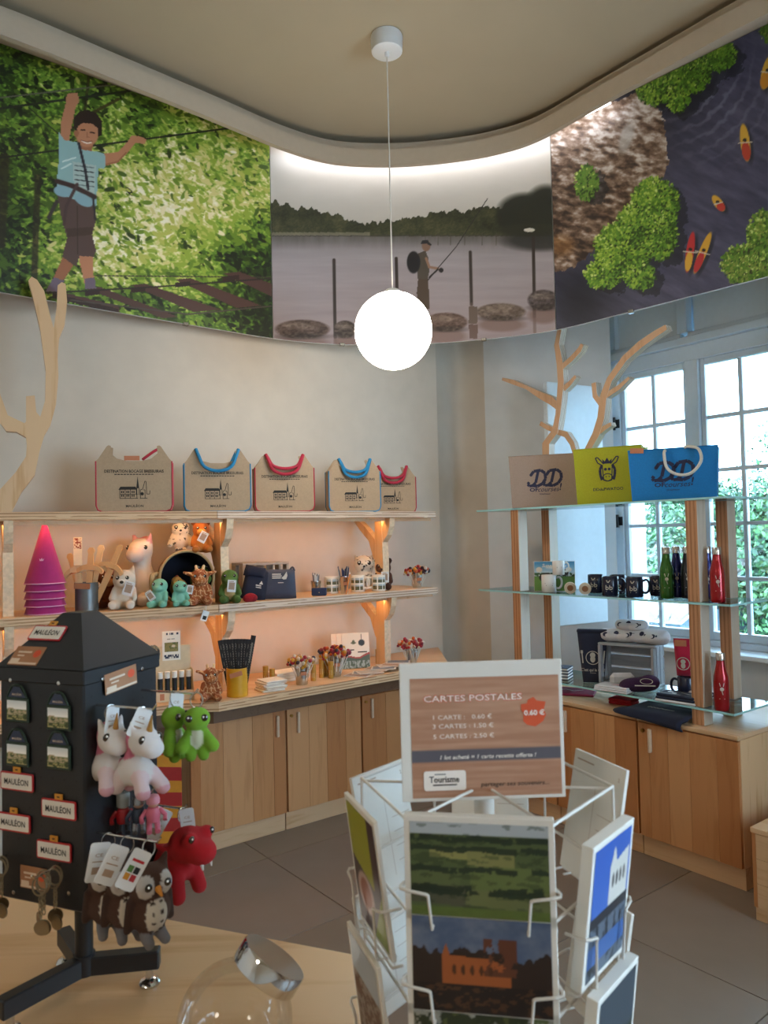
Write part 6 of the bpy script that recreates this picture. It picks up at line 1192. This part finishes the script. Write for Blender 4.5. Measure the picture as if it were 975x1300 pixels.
# ---------------------------------------------------------------- glass jar with chrome lid
JP = np.array([-.205, .985]); JR = .073; t = thing('glass_jar', (JP[0], JP[1], ZTB+JR+.001), 0, label='round clear glass jar lying tilted with a chrome lid, at the bottom edge', cat='jar')
jd = Vector((.56, .20, .80)).normalized(); jq = jd.to_track_quat('Z', 'Y').to_euler()
prf = [(0, -JR)]+[(JR*math.sin(a), -JR*math.cos(a)) for a in np.linspace(.12, math.pi-.62, 22)]+[(.0415, .062), (.0415, .07)]
obj('glass_body', lathe(prf, 40), clear('jar_glass', (.97, .97, .96), .03, k=.35), t, rot=jq, smooth=True); obj('lid', lathe([(0, .064), (.0425, .064), (.0425, .062), (.0455, .062), (.0462, .064), (.0462, .086), (.0448, .089), (0, .089)], 40), CHROME, t, rot=jq, smooth=True)
# ---------------------------------------------------------------- revolving postcard rack
RA = np.array([.111, .908]); RRZ = -.171; AP = .128; WIRE = mat('white_wire', 'cfc9c0', .4, var=.02)
rk = thing('postcard_rack', (RA[0], RA[1], 0), RRZ, label='white wire revolving postcard rack in the foreground, full of cards', cat='display stand')
obj('pole', cyl(.012, 1.285, 16), WIRE, rk, (0, 0, .02), smooth=True); obj('base', lathe([(0, 0), (.2, 0), (.205, .006), (.19, .016), (.02, .022), (0, .022)], 36), WIRE, rk, smooth=True)
RV = AP/math.cos(math.pi/6)
def hexring(z, r=.0019, R=RV): return tube([(R*math.sin(a), -R*math.cos(a), z) for a in [math.pi/6+k*math.pi/3 for k in range(6)]], r, 6, True)
for z in (1.305, 1.21, 1.116, 1.022, .85, .70): obj('ring_wire', hexring(z), WIRE, rk)
for k in range(6): a = math.pi/6+k*math.pi/3; obj('upright', tube([(RV*math.sin(a), -RV*math.cos(a), .55), (RV*math.sin(a), -RV*math.cos(a), 1.306)], .0019, 6), WIRE, rk)
for k in range(3): a = math.pi/6+k*math.pi/3; obj('spoke', tube([(RV*math.sin(a), -RV*math.cos(a), 1.302), (-RV*math.sin(a), RV*math.cos(a), 1.302)], .0017, 6), WIRE, rk); obj('spoke', tube([(RV*math.sin(a), -RV*math.cos(a), .56), (-RV*math.sin(a), RV*math.cos(a), .56)], .0017, 6), WIRE, rk)
def pocket(face, zb, w, h):
    """wire pocket on one face: two hooks, a floor loop"""
    a = face*math.pi/3; R = (0, 0, a); g = []
    for s in (-1, 1):
        g.append(tube(smooth_path([(s*w*.5, -AP, zb+h*.55), (s*w*.53, -AP-.024, zb+h*.55+.002), (s*w*.36, -AP-.027, zb+h*.53), (s*w*.34, -AP-.026, zb+h*.48)], 3)+[(s*w*.32, -AP-.023, zb-.004), (s*w*.32, -AP, zb-.004)], .0016, 6))
    g.append(tube([(-w*.5, -AP-.012, zb-.0045), (w*.5, -AP-.012, zb-.0045)], .0015, 6)); g += [tube([(s*w*.5, -AP, zb-.0045), (s*w*.5, -AP-.012, zb-.0045)], .0015, 6) for s in (-1, 1)]
    obj('pocket_wire', J(g).t(rot=R), WIRE, rk)
CB = mat('card_back', 'ddd8cf', .6, var=.02)
def postcard(face, zb, w, h, tilt, paint, label, th=.011, back=False, nx=60):
    a = RRZ+face*math.pi/3; n = np.array([math.sin(a), -math.cos(a)]); p = RA+n*(AP+.009)
    t = thing('postcard', (p[0], p[1], zb), label=label, cat='postcard', rot=(tilt, 0, a), group='postcards in the rack')
    obj('card_stack', box(w, th, h, .0006), CB, t)
    if paint: picture('print', w-.012, h-.012, nx, int(nx*h/w), paint, t, (-(w-.012)/2, -th/2-.0005, .006))
    obj('back_print', J([stroke([(0, h*.1), (0, h*.75)], .0006)]+[stroke([(.01, h*(.2+.12*k)), (w*.44, h*(.2+.12*k))], .0006) for k in range(4)]+[rect(-w*.42, h*.925, -w*.08, h*.937), text('2', None, .005, .01, 0, (w*.4, h*.9))]).t(rot=(0, 0, math.pi)).t((0, th/2+.0005, 0)), bpy.data.materials['tag_ink'], t)
    return t
def fields(c, w, h):
    X, Y = c.X, c.Y/h; n = fbm(c.X/14, c.Y/5, 3, 4); c.put(np.ones(X.shape), '4d5a35'); c.put((Y > .87).astype(float), 'a9b0b5')
    for y0, y1, x0, x1, k in ((.6, .72, 20, 58, '9a9358'), (.55, .75, 58, 105, '8a8650'), (.3, .55, 60, 140, '64703c'), (.1, .34, 0, 60, '4d4a3c'), (.3, .5, 0, 50, '58623a'), (.12, .3, 55, 140, '6b6f44')): c.put(((Y > y0-(X-70)*.0006) & (Y < y1) & (X > x0) & (X < x1)), k, .8)
    for y0 in (.83, .72, .5, .30, .26): c.put(((np.abs(Y-y0-.012*np.sin(X/9)) < .012+.035*fbm(X/5, Y*9, 5, 3))*(fbm(X/16, Y*3, 6) > .38)), '1d2a1c', .9)
    c.put((n > .6)*.35, '202c18'); c.put((Y < .1).astype(float), '5a6a2c', .8)
def castle_c(c, w, h):
    X, Y = c.X, c.Y/h; c.put(np.ones(X.shape), '4b5a74'); c.put(np.clip(fbm(X/20, Y*6, 3)-.35, 0, 1)*1.2, '8b8a92'); c.put((Y < .5+.25*fbm(X/12, Y*0, 4, 4)), '2b1d16'); c.poly([(30, .25*h), (30, .6*h), (34, .72*h), (38, .6*h), (78, .58*h), (98, .5*h), (98, .25*h)], '9a5328'); c.put(((np.abs(X-88) < 16) & (Y > .4) & (Y < .8) & (fbm(X/6, Y*12, 8) > .45)), '5c3220'); c.put((Y < .3).astype(float), '1e1512'); c.put((Y < .3)*(fbm(X/9, Y*20, 9) > .58), '4a2f1f')
    for k in range(5): c.ell(42+k*9, .45*h, 2, 5, '4a2815')
def trees_c(c, w, h): X, Y = c.X, c.Y/h; c.put(np.ones(X.shape), '8f8f86'); c.put((fbm(X/12, Y*7, 3, 5) > .4), '27301d'); c.put((fbm(X/8, Y*9, 7, 4) > .58), '4d5730'); c.put((Y < .3).astype(float), '5a6038')
def tower_c(c, w, h): X, Y = c.X, c.Y/h; c.put(np.ones(X.shape), '2f57a8'); c.put(np.clip(.9-Y, 0, 1)*.4, '88a4cf'); c.poly([(w*.45, .45*h), (w*.45, .78*h), (w*.55, .93*h), (w*.62, .8*h), (w*.95, .85*h), (w*.95, .45*h)], 'c9c4bb'); [c.ell(w*(.55+.1*k), .66*h, 3, 8, '56504e') for k in range(4)]; c.put((Y < .48).astype(float), '23242a'); c.put((Y < .4)*(fbm(X/7, Y*9, 4) > .42), '57616e'); c.put(((Y < .26) & (Y > .1)), '3d5f96')
def river_c(c, w, h): X, Y = c.X, c.Y/h; c.put(np.ones(X.shape), '39424a'); c.put((Y < .5+.2*fbm(X/10, Y*0, 3)), '2c3226'); c.put((Y < .3)*(fbm(X/5, Y*8, 5) > .5), '6a6f66')
def recipe_c(c, w, h): c.put(np.ones(c.X.shape), '3c2a2e'); c.poly([(0, h), (0, h*.55), (w*.75, h*.42), (w*.75, h)], '8f8f1c'); c.poly([(w*.55, 0), (w, h*.45), (w, 0)], '86912a'); c.ell(w*.38, h*.3, w*.3, h*.17, 'b39a92'); c.ell(w*.38, h*.3, w*.2, h*.12, '8a4a33')
def town_c(c, w, h): c.put(np.ones(c.X.shape), '8b7f78'); c.put((fbm(c.X/9, c.Y/7, 3, 4) > .5), '5c3f33'); c.put((c.Y > h*.7).astype(float), '9fa9b2')
for i, (zb, pn, lb) in enumerate(((1.2105, fields, 'landscape postcard of green fields and hedges in the top front pocket'), (1.1165, castle_c, 'landscape postcard of a red-lit castle in the second front pocket'), (1.0225, trees_c, 'landscape postcard of dark trees in the third front pocket'))):
    pocket(0, zb, .148, .06); postcard(0, zb, .15, .105, .0, pn, lb, nx=110)
for fc, cards in ((1, ((1.135, tower_c, 'portrait stack of cards with a church tower under blue sky, right of the front'), (.985, river_c, 'portrait postcard of a dark river landscape, lower right of the front'))), (2, ((1.165, town_c, 'portrait postcard seen from its white back, top far right pocket'), (.995, river_c, 'portrait stack seen from its edge, lower far right pocket'))), (3, ((1.145, town_c, 'white card back seen through the rack behind the price sign'), (.995, town_c, 'lower card in the rearmost pockets of the rack'))), (4, ((1.145, town_c, 'portrait postcard showing its white back, top far left pocket'), (.995, town_c, 'grey portrait postcard in the lower far left pocket'))), (5, ((1.150, recipe_c, 'lime and brown recipe postcard in the top left pocket'), (1.0, town_c, 'brown portrait postcard in the lower left pocket')))):
    for j, (zb, pn, lb) in enumerate(cards): pocket(fc, zb, .106, .10); postcard(fc, zb, .105, .15, {1: .12, 5: .12}.get(fc, .2), pn, lb, th=.013 if fc == 1 else .005)
# price sign held on the rack's axis
SGW, SGH = .19, .160; sg = thing('price_sign', (RA[0]-.002, RA[1]-.018, 1.291), .02, label='white sign board with wood print listing postcard prices above the rack', cat='sign', rot=(.0, -.005, .02))
obj('board', box(SGW, .003, SGH, .0006), mat('sign_board', 'ddd8d0', .4, var=.01), sg)
def woodprint(c, w, h): q = fbm(c.X/90, c.Y/4, 3, 5); c.put(np.ones(c.X.shape), 'a97a60'); c.put(np.clip(q-.35, 0, 1)*1.8, 'c49a80'); c.put(((c.Y > 40) & (c.Y < 56)).astype(float), '5a565e')
picture('print', .174, .138, 70, 60, woodprint, sg, (-.083, -.0018, .004))
WT = mat('sign_lettering', 'efe4da', .6); OG = mat('sign_orange', 'd2552f', .55); Z_ = lambda py: .160-(py-52)/438*.160
X_ = lambda px: (px-429)/478*.19
def tx(s_, px, py, wpx, hpx, b=.0, sh=0): return text(s_, wpx/478*.19, hpx/438*.16, b, sh, (X_(px), Z_(py)))
obj('title_outline', tx('CARTES POSTALES', 404, 166, 292, 22, .045).t((0, -.0023, 0)), OG, sg); obj('title', tx('CARTES POSTALES', 404, 166, 288, 20, .01).t((0, -.0026, 0)), WT, sg)
obj('price_list', J([tx('1 CARTE :   0.60 €', 372, 226, 172, 14), tx('3 CARTES : 1.50 €', 373, 254, 178, 14), tx('5 CARTES : 2.50 €', 374, 286, 178, 14), tx('1 lot acheté = 1 carte recette offerte !', 444, 352, 282, 13, .012, .2)]).t((0, -.0023, 0)), WT, sg)
obj('orange_shape', flat([(X_(a), Z_(b)) for a, b in ((545, 192), (562, 190), (566, 178), (582, 170), (592, 182), (618, 186), (612, 210), (618, 228), (608, 248), (585, 264), (562, 258), (550, 246), (552, 222), (545, 210))]).t((0, -.0023, 0)), OG, sg); obj('price', tx('0.60 €', 583, 219, 60, 16, .03).t((0, -.0026, 0)), WT, sg)
obj('badge', prism([(x+X_(315), z+Z_(425)) for x, z in rr(.049, .0225, .003)], .0008).t((0, -.0023, 0)), [WT, WT], sg); obj('badge_lettering', J([tx('Tourisme', 313, 420, 88, 20, .02), rect(X_(285), Z_(406), X_(318), Z_(403)), rect(X_(280), Z_(440), X_(350), Z_(436))]).t((0, -.003, 0)), INK, sg); obj('slogan', tx('partager ses souvenirs...', 520, 440, 200, 15, .005, .15).t((0, -.0023, 0)), INK, sg)
for s in (-1, 1): obj('holder_wire', tube([(s*.07, .003, .0005), (s*.07, .003, .02), (s*.07, .018, .012)], .0016, 6), WIRE, sg)
